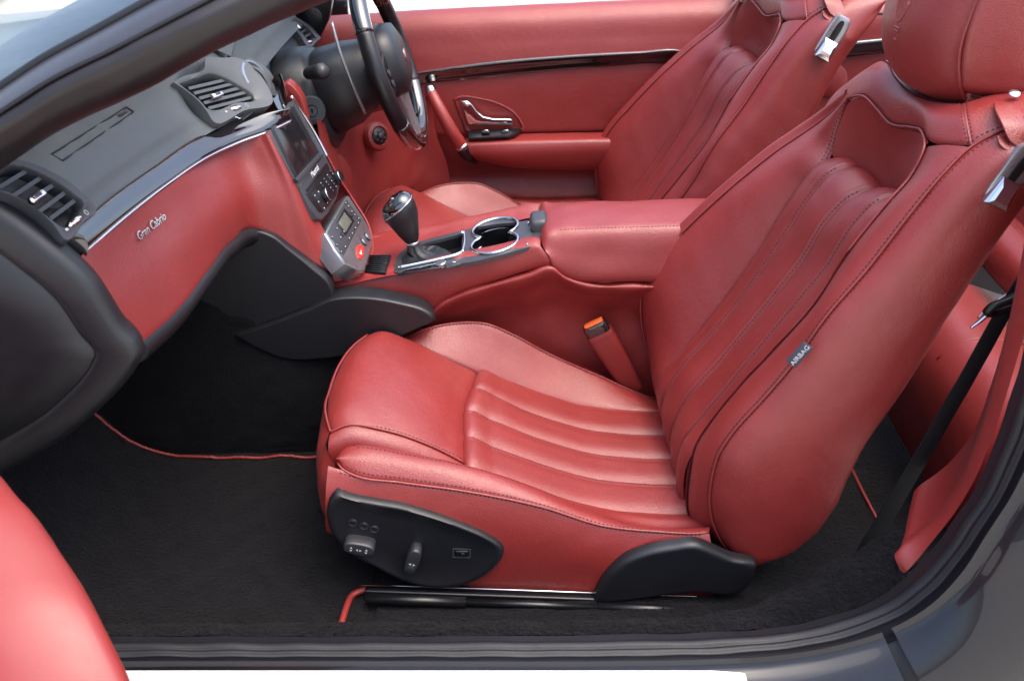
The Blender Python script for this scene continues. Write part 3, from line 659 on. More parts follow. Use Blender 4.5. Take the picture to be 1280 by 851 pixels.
    loft('tilt_lever', [[fr[0] + fr[1] @ np.array([u, v, h]) for u, v, h in r] for r in (
        [(-.042, -.0165, .003), (-.042, .0165, .003), (-.006, .0145, .003), (-.006, -.0145, .003)], [(-.043, -.016, .012), (-.043, .016, .012), (-.004, .0135, .010), (-.004, -.0135, .010)],
        [(-.040, -.0145, .019), (-.040, .0145, .019), (-.010, .012, .0145), (-.010, -.012, .0145)], [(-.034, -.010, .0205), (-.034, .010, .0205), (-.016, .009, .017), (-.016, -.009, .017)])], CHR, S, ang=25)
    # strap with press stud
    sp = np.array([at(a, b, y=y) for a, b, y in ((1244,128,.300),(1244,138,.262),(1252,155,.236),(1262,176,.222),(1272,186,.216),(1262,189,.2165),(1252,184,.222),(1246,170,.236))])
    Wd = np.array([.034, 0, -.004]); a = rs(sp, 40)
    P_ = Patch([a, a + Wd * .5 + [0, -.001, .001], a + Wd], 50, 16, wr=.0003, seed=41); o = P_.build('shoulder_strap', RED, S)
    md = o.modifiers.new('t', 'SOLIDIFY'); md.thickness = .0032; md.offset = 0
    lathe('press_stud', [(.0075, 0), (.0075, .001), (.006, .0022), (.0005, .0026)], frame(at(1268, 117, y=.30), (-.1, -.45, .9), (1, 0, 0)), CHR, o, 20)
    # rails
    for yy in (.172, .70):
        ra, rb = at(457, 748, y=.172), at(872, 763, y=.172); ra[1] = rb[1] = yy; d_ = rb - ra
        tube('rail', np.array([ra, ra + d_ * .30]), .0085, HARD, S, 14); tube('rail', np.array([ra + d_ * .30, ra + d_ * .70]), .0062, HARD, S, 14); tube('rail', np.array([ra + d_ * .70, rb]), .0085, HARD, S, 14)
        rbox('rail_channel', (ra + rb) / 2 + [0, .022, -.006], (.55, .018, .02), HARD, S, .003, 3, Matrix.Rotation(math.atan2(-d_[2], d_[0]), 3, 'Y'))
        tube('rail_wire', np.array([ra + [-.01, .02, .012], rb + [0, .02, .012]]), .0018, CHR if yy < .5 else HARD, S, 6)
        rbox('rail_end', rb + [.008, 0, 0], (.014, .02, .014), SILV, S, .003)
        for xx in (-.11, .20): rbox('rail_bracket', (xx, yy + .05, .315), (.06, .02, .07), HARD, S, .004)
    return S
def p0_head(pts, H):
    """drop points onto the headrest front (x from the section curves)"""
    out = []
    Z = np.array([h[0][2] for h in H])
    for p in pts:
        k = np.clip(np.searchsorted(Z, p[2]) - 1, 0, len(H) - 2); f = (p[2] - Z[k]) / (Z[k+1] - Z[k])
        sec = H[k] * (1 - f) + H[k+1] * f; sec = rs(sec, 200)[60:]
        o_ = np.argsort(sec[:, 1]); out.append([np.interp(p[1], sec[o_, 1], sec[o_, 0]) - .0012, p[1], p[2]])
    return np.array(out)
def join_into(objs):
    bm = bmesh.new()
    for o in objs: bm.from_mesh(o.data)
    bm.to_mesh(objs[0].data); bm.free()
    objs[0].data.polygons.foreach_set('use_smooth', [True] * len(objs[0].data.polygons))
    for o in objs[1:]: bpy.data.objects.remove(o)
    return objs[0]
def copy_tree(o, parent=None):
    c = o.copy(); COL.objects.link(c); c.parent = parent
    for ch in list(o.children): copy_tree(ch, c)
    return c
seat = make_seat()
seat2 = copy_tree(seat)
seat2.location = (.10 - .035, .465 + .74, .27)
tag(seat, 'red leather front seat nearest the door opening, with the black switch panel in view')
for ch in [c for c in seat2.children_recursive if c.name.startswith('airbag_tag') or (c.parent and c.parent.name.startswith('airbag_tag'))][::-1]: bpy.data.objects.remove(ch)
tag(seat2, 'red leather front seat on the steering wheel side, half hidden behind the centre armrest')

# ------------------------------------------------------------------ near door, standing open at the left
D1 = thing('passenger_door', (-.62, -.3, .3), 'open near door with red leather panel edge blurred in the left foreground', 'car door')
e0 = np.array([at(a, b, y=y) for a, b, y in ((-160, 470, .0), (-60, 540, -.10), (0, 598, -.17), (40, 645, -.22), (80, 704, -.27), (110, 755, -.31), (140, 815, -.345), (170, 885, -.38), (215, 1010, -.43), (300, 1300, -.52), (420, 1800, -.62))])
off = lambda dx, dy, dz: e0 + np.array([dx, dy, dz])
p = Patch([off(-.16, -.05, -.02), off(-.07, -.03, .012), off(-.02, -.008, .010), e0, off(.0, .012, -.022), off(-.02, .03, -.09), off(-.03, .03, -.3)], 90, 60, seed=81, wr=.0008)
p.build('panel', REDF, D1)
Patch([off(-.16, -.05, -.021), off(-.22, -.06, -.06), off(-.24, -.06, -.3)], 60, 20, out=(-3, -1, 1), wr=0, seed=82).build('door_skin', PAINT, D1)

# ------------------------------------------------------------------ far door
D2 = thing('driver_door', (.1, 1.55, .3), 'closed far door with red leather panel and glossy black curved trim strip', 'car door')
rows = [K((330, 26, 1.60), (500, 14, 1.60), (700, 4, 1.60), (930, -6, 1.60)),
        K((330, 30, 1.572), (500, 18.5, 1.572), (700, 8.5, 1.572), (930, -1.5, 1.572)),
        K((330, 42, 1.545), (500, 31, 1.545), (700, 21, 1.545), (930, 12, 1.545)),
        K((330, 75, 1.525), (500, 64, 1.525), (700, 52, 1.525), (930, 44, 1.525)),
        K((330, 112, 1.515), (525, 100, 1.515), (600, 91, 1.515), (700, 82, 1.515), (860, 71, 1.515), (930, 68, 1.515)),
        K((330, 175, 1.515), (590, 168, 1.515), (780, 163, 1.515), (930, 160, 1.515))]
p = Patch(rows, 120, 70, wr=.0003, seed=83, ev=0, tuck={'v1': (.003, .005)}); p.build('upper_panel', REDD, D2)
rows = [rows[-1] + [0, .003, .012],
        K((330, 215, 1.54), (590, 203, 1.545), (780, 200, 1.545), (930, 198, 1.545)),
        K((330, 245, 1.55), (560, 226, 1.555), (700, 224, 1.555), (930, 222, 1.555)),
        K((330, 275, 1.53), (560, 243, 1.53), (690, 246, 1.53), (768, 243, 1.53), (930, 240, 1.53)),
        K((330, 282, 1.47), (560, 250, 1.46), (690, 252, 1.46), (768, 249, 1.46), (930, 246, 1.46)),
        K((330, 330, 1.45), (560, 310, 1.45), (690, 310, 1.45), (930, 310, 1.45))]
Patch(rows, 120, 70, wr=.0003, seed=84, ev=0).build('lower_panel', REDD, D2)
tr0 = K((360, 122, 1.50), (440, 108, 1.50), (525, 92, 1.50), (600, 81, 1.50), (700, 72, 1.50), (800, 66.5, 1.50), (850, 64.5, 1.505), (862, 68, 1.514))
tr1 = K((360, 142, 1.50), (440, 126, 1.50), (525, 108, 1.50), (600, 100, 1.50), (700, 90, 1.50), (800, 82, 1.50), (850, 77, 1.505), (862, 69, 1.514))
tr1 = sh(tr1, 0, .006, .003)
p = Patch([sh(tr0, 0, .018, 0), tr0, lerp(tr0, tr1, .12, 60) + [0, -.0006, 0], lerp(tr0, tr1, .6, 60), tr1, sh(tr1, 0, .012, 0)], 110, 24, wr=0, ev=0); p.build('trim_strip', PIANO, D2)
tube('piping', sh(tr0, 0, .006, .001), .0022, REDD, D2, res=70)
# armrest
a0 = K((583, 172, 1.512), (640, 168, 1.512), (720, 166, 1.512), (800, 165, 1.512), (880, 165, 1.512))
a1 = K((582, 181, 1.455), (640, 179, 1.44), (720, 177, 1.435), (800, 176, 1.435), (880, 176, 1.435))
a2 = K((585, 188, 1.452), (640, 188, 1.434), (720, 186, 1.430), (800, 185, 1.430), (880, 185, 1.43))
a3 = K((592, 197, 1.460), (625, 203, 1.45), (700, 207, 1.445), (800, 206, 1.445), (880, 206, 1.445))
a4 = K((594, 199, 1.52), (625, 206, 1.52), (700, 211, 1.52), (800, 210, 1.52), (880, 210, 1.52))
p = Patch([a0, lerp(a0, a1, .6) + [0, 0, .003], a1, a2, a3, a4], 90, 50, seed=85); o = p.build('armrest', REDD, D2)
v = float(np.interp(2.2, range(6), p.t)); q = np.linspace(.02, .95, 200); stitch('stitching', p.ev(q, np.full(200, v)), mat('pale_thread', (.22, .07, .08), .7, var=.1), o, .007, .005, .0009)
# grab handle
gp = K((539, 116, 1.475), (548, 134, 1.455), (562, 160, 1.445), (576, 182, 1.455))
o = tube('grab_handle', gp, [.014, .0165, .017, .0175], REDD, D2, 16, res=30)
cp = K((537, 109, 1.485), (540, 119, 1.473)); tube('handle_cap', cp, [.0125, .0155], CHR, o, 16, res=6)
tube('handle_tip', K((577, 184, 1.456), (586, 196, 1.468), (596, 204, 1.49)), [.0175, .014, .003], HARD, o, 14, res=14)
tube('handle_ring', K((575.5, 181, 1.4545), (577.5, 184.5, 1.4555)), .0183, CHR, o, 16)
# inner release handle in its recess
rec_o = K((568, 124, 1.511), (575, 121, 1.511), (600, 123, 1.511), (625, 130, 1.511), (643, 141, 1.511), (651, 152, 1.511), (654, 162, 1.511), (640, 166, 1.511), (584, 164, 1.511), (577, 148, 1.511))
rr_ = lambda k, dy: rs(np.vstack([(rec_o.mean(0) + (rec_o - rec_o.mean(0)) * k)] * 1 + [(rec_o.mean(0) + (rec_o[:1] - rec_o.mean(0)) * k)]), 61)[:-1] + [0, dy, 0]
loft('handle_recess', [rr_(1.03, .008), rr_(1.03, -.002), rr_(.99, -.004), rr_(.95, -.002), rr_(.90, .0035), rr_(.3, .0035), rr_(.02, .0035)], REDD, D2, ang=60)
hl = K((576, 126, 1.50), (584, 126, 1.50), (590, 130, 1.50), (596, 139, 1.498), (604, 146, 1.496), (616, 149, 1.494), (638, 150, 1.49), (641, 152, 1.49), (641, 157, 1.49), (600, 156.5, 1.494), (585, 155.5, 1.498))
hl[:, 1] = 1.495
extr('release_handle', hl, (0, .010, 0), CHR, D2, .0025)
sw_ = K((584, 165, 1.505), (648, 161, 1.505), (652, 163, 1.505), (645, 168, 1.46), (636, 172, 1.45), (586, 174, 1.455))
extr('switch_plate', np.array([q + [0, -.003, .004] for q in sw_]), (0, .01, -.012), HARD, D2, .0015)
for a in (607, 632):
    rbox('window_switch', at(a, 168.5, y=1.476) + [0, -.003, .008], (.022, .018, .008), HARD, D2, .003)
    rbox('switch_tip', at(a, 168, y=1.47) + [0.002, -.006, .012], (.010, .003, .003), CHR, D2, .001)
lathe('lock_pin', [(.005, 0), (.005, .004), (.001, .005)], frame(at(882, 3, y=1.575), (0, -.2, 1), (1, 0, 0)), CHR, D2, 12)
# exterior mirror beyond the door glass line
MI = thing('door_mirror', (-.42, 1.78, .95), 'dark grey exterior mirror seen past the far windscreen pillar', 'mirror')
c = at(428, 4, y=1.80)
loft('housing', [ring2(c + [dx, 0, 0], np.array([[0, 0, 1], [1, 0, 0], [0, 1, 0.]]), a, b, 24, 0, 3) for dx, a, b in ((-.10, .03, .02), (-.075, .085, .05), (-.03, .105, .063), (.02, .11, .068), (.03, .108, .066))], PAINT, MI, ang=60)
loft('glass', [ring2(c + [dx, 0, 0], np.array([[0, 0, 1], [1, 0, 0], [0, 1, 0.]]), a, b, 24, 0, 3) for dx, a, b in ((.0305, .098, .057), (.032, .095, .055))], MIRR, MI)
tube('arm', np.array([c + [-.02, -.06, -.05], c + [-.03, -.16, -.07]]), .018, PAINT, MI, 12)
# far rear side panel with its trim strip and speaker
RT2 = thing('rear_quarter_trim', (.9, 1.5, .3), 'red leather rear side panel with black trim strip behind the far seat', 'trim panel')
rq = [K((925, -8, 1.585), (1280, -22, 1.585)), K((925, 6, 1.55), (1280, -8, 1.55)), K((925, 20, 1.525), (1280, 12, 1.525)), K((925, 60, 1.515), (1280, 50, 1.515)), K((925, 150, 1.51), (1280, 140, 1.51)), K((925, 330, 1.50), (1280, 330, 1.50))]
Patch(rq, 60, 60, wr=.0003, seed=86).build('panel', REDD, RT2)
ta = K((1040, 56, 1.50), (1090, 51, 1.50), (1280, 30, 1.50)); tb_ = K((1040, 74, 1.50), (1090, 68, 1.50), (1280, 48, 1.50))
Patch([sh(ta, 0, .014), ta, lerp(ta, tb_, .25) + [0, -.0006, 0], tb_, sh(tb_, 0, .014)], 40, 16, wr=0).build('trim_strip', PIANO, RT2)
tube('piping', K((1040, 20, 1.522), (1280, 10, 1.522)), .002, HARD, RT2)
lathe('speaker_grille', [(.043, -.004), (.043, .004), (.040, .006), (.001, .006)], frame(at(1037, 100, y=1.512), (0, -1, .05), (1, 0, 0)), REDD, RT2, 36)
rbox('door_pillar', (.565, 1.545, .93), (.03, .07, .18), HARD, RT2, .008)
tube('pillar_chrome', K((921, 16, 1.50), (934, -12, 1.50)), .004, CHR, RT2)

# ------------------------------------------------------------------ dashboard
DB = thing('dashboard', (-.6, .8, .6), 'black and red leather dashboard with air vents and a glossy black trim strip', 'dashboard')
st_u = KZ(.92, (83, 300), (140, 248), (200, 205), (250, 171), (290, 153), (330, 142), (362, 136))
ysu = st_u[:, 1]
st_l = KZ(.904, (95, 313), (149, 266), (208, 221), (258, 188), (298, 170), (334, 157), (362, 145))
st_f = np.array([at(a, b, y=y) for (a, b), y in zip(((98, 321), (152, 273), (211, 227), (261, 194), (300, 176), (336, 163), (363, 150)), st_l[:, 1] - .002)])
# piano black strip with bright lip
st_m = lerp(st_u, st_l, .5, 60) + [.0, -.0, .0006]
Patch([sh(st_u, -.012, .004, -.004), st_u, st_m, st_l, st_f, sh(st_f, -.012, 0, -.006)], 90, 30, wr=0, ev=0).build('trim_strip', PIANO, DB)
tube('trim_lip', sh(st_f, .001, -.001, -.002), .0028, CHR, DB, 10, res=80)
lathe('strip_end', [(.022, 0), (.022, .003), (.018, .004), (.001, .004)], frame((st_u[0] + st_l[0]) / 2 + [.001, -.004, -.001], (.25, -.9, .1), (0, 0, 1)), PIANO, DB, 20)
# pad above the strip
su = rs(st_u, 40)
ext = np.vstack([su[:1] + [-.002, -.045, .0], su[:1] + [-.001, -.022, 0], su])
def padrow(dx, dz, dy=0, far=0): return ext + np.array([dx, dy, dz])
pad = [padrow(-.004, -.006), padrow(-.014, .006), padrow(-.026, .028), padrow(-.055, .062), padrow(-.10, .088), padrow(-.17, .106), padrow(-.26, .112), padrow(-.45, .09)]
fine = []
for i, r in enumerate(pad):
    q = rs(np.vstack([r[:1] + [-.05, 0, -.03], r[:1] + [-.015, 0, -.006], r[2:3], r[3:-6], r[-7:-6] + [-.02, .12, .0], r[-7:-6] + [-.03, .4, 0], r[-7:-6] + [-.02, .75, 0]]) if i > 1 else np.vstack([r[:1], r[1:2], r[2:3], r[3:-6], r[-7:-6] + [-.02, .12, .0], r[-7:-6] + [-.03, .4, 0], r[-7:-6] + [-.02, .75, 0]]), 120); fine.append(q)
Pc = [at(264, 153, y=.645), at(341, 127, y=.775), at(216, 105, y=.655)]
nc = np.cross(Pc[1] - Pc[0], Pc[2] - Pc[0]); nc = nc * np.sign(nc @ (CAM - Pc[0]))
pod_c = np.mean([AP(a, b, Pc[0], nc) for a, b in ((228, 105), (260, 78), (300, 75), (335, 110), (300, 138), (262, 150))], axis=0)
ncn = nrm(nc)
def podlift(U, V, P):
    hc_ = AP(271, 117, Pc[0], nc); rh = np.linalg.norm((P - hc_) - ((P - hc_) @ ncn)[..., None] * ncn, axis=-1)
    d = (Pc[0] - ncn * .004 - P) @ ncn - .034 * np.exp(-(rh / .058) ** 6); r = np.linalg.norm((P - pod_c) - ((P - pod_c) @ ncn)[..., None] * ncn, axis=-1)
    return np.clip(d, -.045, .03) * np.exp(-(r / .125) ** 4)
pad_p = Patch(fine, 200, 110, disp=podlift, wr=.0003, seed=91, eu=0, ev=0); o = pad_p.build('top_pad', DASH, DB)
def onpad(px, py, lift=.0):
    """nearest pad surface point along a photo ray"""
    d = nrm(RT * (px - 640) / F + UP * (425.5 - py) / F + FWD); q = pad_p.P.reshape(-1, 3) - CAM; tt = q @ d
    i = np.argmin(np.linalg.norm(q - tt[:, None] * d, axis=1) + tt * .002); return CAM + d * tt[i] + pad_p.N.reshape(-1, 3)[i] * lift, pad_p.N.reshape(-1, 3)[i]
sl_a, n_a = onpad(66, 197); sl_b, n_b = onpad(162, 137); nn = nrm(n_a + n_b)
fr = frame((sl_a + sl_b) / 2, nn, sl_b - sl_a); ln = np.linalg.norm(sl_b - sl_a) / 2
rg = lambda a, b, h: [fr[0] + fr[1] @ np.array([u * a, v * b, h]) for u, v in ((-1, -1), (1, -1), (1, 1), (-1, 1))]
for e0_, e1_ in (((64, 193), (158, 134)), ((78, 201), (167, 140)), ((64, 193), (78, 201)), ((158, 134), (167, 140))):
    tube('airbag_groove', np.array([onpad(e0_[0] * (1 - t) + e1_[0] * t, e0_[1] * (1 - t) + e1_[1] * t, .0002)[0] for t in np.linspace(0, 1, 14)]), .0013, SOFT, DB, 6)
text('airbag_lettering', 'AIRBAG', (fr[0] + fr[1] @ np.array([ln * .80, 0.0, .0008]), fr[1]), .009, SOFT, DB, .0008)
# red fascia sweeping into the centre stack
cols = [K((100, 321, .18), (118, 345, .178), (145, 380, .178), (181, 428, .195)),
        K((155, 276, .33), (168, 297, .33), (195, 335, .325), (229, 384, .33)),
        K((215, 229, .47), (226, 250, .466), (248, 290, .455), (265, 336, .45)),
        K((262, 196, .61), (272, 215, .60), (288, 258, .575), (292, 303, .56)),
        K((300, 178, .685), (308, 198, .68), (318, 240, .655), (322, 288, .645)),
        K((322, 170, .70), (335, 195, .69), (352, 245, .672), (368, 315, .66)),
        K((333, 167, .70), (350, 200, .69), (376, 256, .68), (406, 352, .67)),
        K((337, 163, .708), (374, 232, .708), (397, 273, .708), (408, 293, .706), (432, 326, .703), (452, 345, .70))]
p = Patch(cols, 90, 150, wr=.0003, seed=92, ev=0, tuck={'u1': (.004, .006)}); p.build('fascia', REDD, DB)
def hit(pt, px, py):
    d = nrm(RT * (px - 640) / F + UP * (425.5 - py) / F + FWD); q = pt.P.reshape(-1, 3) - CAM; tt = q @ d
    i = np.argmin(np.linalg.norm(q - tt[:, None] * d, axis=1)); return CAM + d * tt[i], pt.N.reshape(-1, 3)[i]
ga, na = hit(p, 170, 298); gb, nb_ = hit(p, 205, 270); nn = nrm(na + nb_); fr = frame((ga + gb) / 2 + nn * .0012, nn, gb - ga)
text('badge', 'Gran Cabrio', fr, .0180, CHR, DB, .0012, .30, wid=.92)
# rolled black lower edge of the fascia
fb_ = np.array([c[-1] for c in cols])
Patch([sh(fb_, -.004, .0, .004)[:6], sh(fb_, .004, -.004, -.010)[:6], sh(fb_, -.004, .0, -.028)[:6], sh(fb_, -.06, .01, -.04)[:6], sh(fb_, -.25, .01, -.02)[:6]], 60, 24, wr=0).build('lower_lip', SOFT, DB)
# near end cap
oc = np.array([at(a, b, y=.135) for a, b in ((-30, 238), (0, 257), (28, 277), (57, 300), (88, 325), (118, 355), (140, 388), (158, 416), (172, 430), (180, 440), (174, 458), (155, 487), (128, 514), (90, 546), (40, 577), (-10, 604), (-90, 640), (-200, 660), (-260, 560), (-260, 330), (-180, 220), (-90, 195))])
def ec(k, dy):
    c = at(-40, 430, y=.135); q = c + (oc - c) * k; q[:, 1] = .135 + dy; return rs(np.vstack([q, q[:1]]), 121)[:-1]
loft('end_cap', [ec(.90, .055), ec(.955, .035), ec(.985, .016), ec(.978, .005), ec(.92, -.004), ec(.78, -.006), ec(.74, -.006), ec(.732, -.003), ec(.724, -.003), ec(.715, -.0062), ec(.4, -.0075), ec(.02, -.0075)], SOFT, DB, ang=80)
# footwell knee pad and lower kick panel on the tunnel side
kp = np.array([at(a, b, y=.64) for a, b in ((228, 396), (262, 338), (285, 310), (305, 294), (320, 289), (338, 294), (362, 312), (388, 333), (416, 362), (417, 369), (380, 386), (330, 405), (292, 417), (262, 410))])
def kq(k, dy, o=kp, y=.64, n=80): c = o.mean(0); q = c + (o - c) * k; q[:, 1] = y + dy; return rs(np.vstack([q, q[:1]]), n + 1)[:-1]
loft('knee_pad', [kq(.97, .05), kq(1., .01), kq(.995, .004), kq(.985, .001), kq(.97, .0), kq(.95, .0), kq(.5, .0), kq(.02, .0)], SOFT, DB, ang=80)
kk = np.array([at(a, b, y=.625) for a, b in ((292, 420), (330, 408), (380, 389), (417, 374), (450, 372), (500, 379), (535, 390), (545, 398), (520, 412), (480, 430), (440, 443), (400, 449), (355, 449), (320, 436))])
kq2 = lambda k, dy: kq(k, dy, kk, .625)
loft('kick_panel', [kq2(.96, .05), kq2(1., .012), kq2(.995, .005), kq2(.982, .001), kq2(.965, .0), kq2(.94, .0), kq2(.5, .0), kq2(.02, .0)], SOFT, DB, ang=80)
# vents: a plate, dark throat, slats, chrome tab and thumbwheel
def vent(name, plate, hole, pt, n, slats, tab, wheel, m=GREY, extra=.003, tabsize=(.026, .010, .012), marks=(), back=.03):
    P_ = rs(np.vstack([[AP(a, b, pt, n) for a, b in plate]] + [[AP(*plate[0], pt, n)]]), 91)[:-1]
    Hh = rs(np.vstack([[AP(a, b, pt, n) for a, b in hole]] + [[AP(*hole[0], pt, n)]]), 91)[:-1]
    nn = nrm(np.asarray(n, float)); hc_ = Hh.mean(0); pc = P_.mean(0)
    # start both rings at matching angles
    def order(R, c):
        x = nrm(R[0] - c); 
        return R
    A = np.array([np.argmin(np.linalg.norm(Hh - q, axis=1)) for q in P_])
    best = min(range(90), key=lambda s: sum(np.linalg.norm(P_[i] - Hh[(i + s) % 90]) for i in range(0, 90, 3)))
    Hh = np.roll(Hh, -best, 0)
    ins = lambda R, c, k: c + (R - c) * k
    v = loft(name, [P_ - nn * back, P_ + nn * 0, ins(P_, pc, .985) + nn * extra, Hh + (Hh - hc_) * .06 + nn * extra, Hh + nn * 0.0005, ins(Hh, hc_, .96) - nn * .03], m, DB, caps=False, ang=50)
    loft('throat', [ins(Hh, hc_, .965) - nn * .026, ins(Hh, hc_, .4) - nn * .030, ins(Hh, hc_, .02) - nn * .030], HARD, v, caps=False)
    for (a, b) in slats:
        A_, B_ = AP(*a, pt, n, -.006), AP(*b, pt, n, -.006); t = nrm(B_ - A_); w_ = np.cross(nn, t)
        R = lambda q: [q + w_ * u + nn * h for u, h in ((-.0026, .002), (.0026, .003), (.0045, -.016), (.0018, -.016))]
        loft('slat', [R(A_), R(B_)], m, v, smooth=False)
    c = AP(*tab[0], pt, n, .002); t = nrm(AP(*tab[1], pt, n, .002) - c); M = np.stack([t, np.cross(nn, t), nn], 1)
    rbox('tab', c, tabsize, CHR, v, .003, 3, Matrix(M.tolist()))
    rbox('tab_grip', c + nn * .0055 + M[:, 1] * .001, (tabsize[0] * .45, tabsize[1] * .5, .003), GREY, v, .001, 2, Matrix(M.tolist()))
    c = AP(*wheel[0], pt, n, .002); t = nrm(AP(*wheel[1], pt, n, .002) - c); M = np.stack([t, np.cross(nn, t), nn], 1)
    loft('thumbwheel', [ring2(c - nn * .004, M, .013, .005, 20), ring2(c + nn * .002, M, .013, .005, 20), ring2(c + nn * .004, M, .010, .003, 20)], CHR, v)
    for k, (a, b) in enumerate(marks):
        c = AP(a, b, pt, n, extra + .0006)
        if k == 0: rbox('mark', c, (.0045, .0035, .0008), WHITE, v, .0002, 1, Matrix(M.tolist()))
        else: tube('mark', ring2(c, M, .0022, .0035, 14), .0005, WHITE, v, 5, closed=True)
    return v
PODM = mat('vent_grey', (.080, .086, .090), .42, var=.1, grain=[('noise', 1200, .25, .0003)])
z1 = lambda x, y: (x / 5.317, 180 + y / 5.317)
z2 = lambda x, y: (200 + x / 6.08, 50 + y / 6.08)
Pn = [at(81, 300, y=.150), at(120, 262, y=.216), at(0, 243, y=.138)]
nl = np.cross(Pn[1] - Pn[0], Pn[2] - Pn[0]); nl = nl * np.sign(nl @ (CAM - Pn[0]))
vent('air_vent', [z1(*q) for q in ((-130, 230), (-60, 140), (60, 105), (200, 130), (330, 185), (450, 255), (560, 345), (640, 440), (560, 520), (430, 645), (350, 545), (250, 450), (120, 370), (0, 325), (-80, 300))],
     [z1(*q) for q in ((-60, 240), (0, 190), (90, 150), (240, 195), (400, 280), (500, 355), (552, 400), (540, 430), (400, 550), (330, 500), (200, 405), (60, 330), (-30, 300))], Pn[0], nl,
     [(z1(-10, 295), z1(170, 185)), (z1(85, 350), z1(262, 232)), (z1(165, 395), z1(345, 280)), (z1(255, 455), z1(425, 330)), (z1(330, 502), z1(492, 380))],
     (z1(245, 355), z1(305, 315)), (z1(497, 517), z1(545, 480)), marks=(z1(445, 568), z1(573, 455)))
v = vent('air_vent', [z2(*q) for q in ((92, 330), (150, 292), (330, 215), (340, 150), (470, 140), (620, 150), (730, 235), (800, 330), (858, 465), (640, 545), (390, 622), (350, 555), (290, 480), (190, 395))],
     [z2(*q) for q in ((152, 342), (270, 300), (390, 264), (500, 300), (610, 362), (690, 415), (712, 440), (560, 485), (400, 535), (370, 530), (300, 460), (220, 395))], Pc[0], nc,
     [(z2(215, 375), z2(490, 310)), (z2(255, 412), z2(550, 338)), (z2(295, 450), z2(610, 368)), (z2(330, 485), z2(655, 402)), (z2(365, 525), z2(700, 440))],
     (z2(430, 425), z2(490, 405)), (z2(575, 520), z2(630, 505)), marks=(z2(503, 546), z2(660, 500)), m=PODM, back=.09)
text('vent_emblem', '~', frame(AP(*z2(590, 590), Pc[0], nc, .001), nc, (1, .3, 0)), .02, CHR, DB, .0006)
# clock tucked beside the vent, facing the driver
cc = at(318, 99, y=.80); fr = frame(cc, (.55, .72, .42), (0, 0, 1))
lathe('clock', [(.036, -.02), (.038, .0), (.036, .005), (.031, .006), (.029, .001), (.001, .001)], frame(cc, (.80, -.18, .50), (0, 0, 1)), SILV, DB, 36)
Patch([K((300, 82, .80), (322, 88, .80), (338, 118, .80)), K((306, 74, .86), (328, 84, .86), (343, 120, .84)), K((312, 72, .95), (334, 86, .95), (348, 120, .90))], 30, 20, wr=0).build('clock_hood', DASH, DB)

# ------------------------------------------------------------------ centre stack
n_up = np.array([.908, -.03, .419]); p_up = at(400, 276, y=.70)
p_lo = at(406, 291, y=.703); n_lo = np.cross([0, 1., 0], at(450, 339, y=.70) - p_lo); n_lo = n_lo * np.sign(n_lo[2])
z4 = lambda x, y: (330 + x / 3.78, 120 + y / 3.78)
def plate(name, zz, pt, n, m, parent, off=.002, th=.02, bev=.002, zf=z4, res=None):
    O = np.array([AP(*zf(*q), pt, n, off) for q in zz]); return extr(name, O, -nrm(np.asarray(n, float)) * th, m, parent, bev, res=res)
st = plate('stack_bezel', [(22, 172), (95, 305), (168, 432), (215, 520), (250, 578), (272, 585), (300, 560), (345, 482), (358, 425), (340, 378), (270, 240), (195, 108), (138, 20)], p_up, n_up, GREY, DB, .002, .05)
plate('screen_surround', [(36, 150), (150, 388), (262, 268), (140, 45)], p_up, n_up, SOFT, DB, .0042, .006, .0015)
scr = plate('screen', [(45, 150), (155, 372), (240, 265), (130, 70)], p_up, n_up, SCREEN, DB, .0052, .003, .0006)
plate('screen_ledge', [(150, 390), (165, 408), (272, 285), (262, 268)], p_up, n_up, GREY, DB, .006, .006, .001)
def along(a, b, pt, n, zf=z4):
    A, B_ = AP(*zf(*a), pt, n, .003), AP(*zf(*b), pt, n, .003); return A, nrm(B_ - A)
A, t = along((168, 432), (272, 290), p_up, n_up)
tube('split_line', np.array([A, A + t * np.linalg.norm(AP(*z4(278, 280), p_up, n_up) - A)]), .0009, HARD, DB, 5)
rd = plate('radio', [(200, 462), (300, 322), (350, 408), (345, 470), (278, 552), (262, 548)], p_up, n_up, HARD, DB, .0035, .01, .002)
c0 = AP(*z4(240, 356), p_up, n_up, .0035); frs = frame(c0, n_up, t); text('lettering', 'Maserati', frs, .016, WHITE, rd, .0004, .25)
plate('disc_slot', [(202, 440), (208, 450), (302, 325), (296, 315)], p_up, n_up, SCREEN, rd, .0050, .004, .0006)
plate('radio_keys', [(225, 462), (248, 440), (300, 520), (280, 545)], p_up, n_up, SOFT, rd, .0045, .004, .001)
for k, (a, b) in enumerate(((282, 472), (340, 388))):
    f_ = frame(AP(*z4(a, b), p_up, n_up, .003), n_up, t); kb = lathe('volume_knob', [(.0125, 0), (.0125, .010), (.011, .013), (.001, .013)], f_, HARD, rd, 24); 
    tube('knob_ring', ring2(f_[0] + f_[1] @ np.array([0, 0, .011]), f_[1], .0122, .0122, 24), .0012, CHR, rd, 6, closed=True)
for i in range(5):
    for j in range(4):
        a = 268 + j * 15.5 + i * 10.5; b = 412 - j * 19 + i * 13.5
        rbox('key', AP(*z4(a, b), p_up, n_up, .005), (.0062, .0036, .003), GREY, rd, .0008, 1, Matrix(frame((0, 0, 0), n_up, t)[1].tolist()))
        if (i + j) % 2 == 0: rbox('key_mark', AP(*z4(a, b), p_up, n_up, .0068), (.003, .0014, .0004), WHITE, rd, 0, 1, Matrix(frame((0, 0, 0), n_up, t)[1].tolist()))
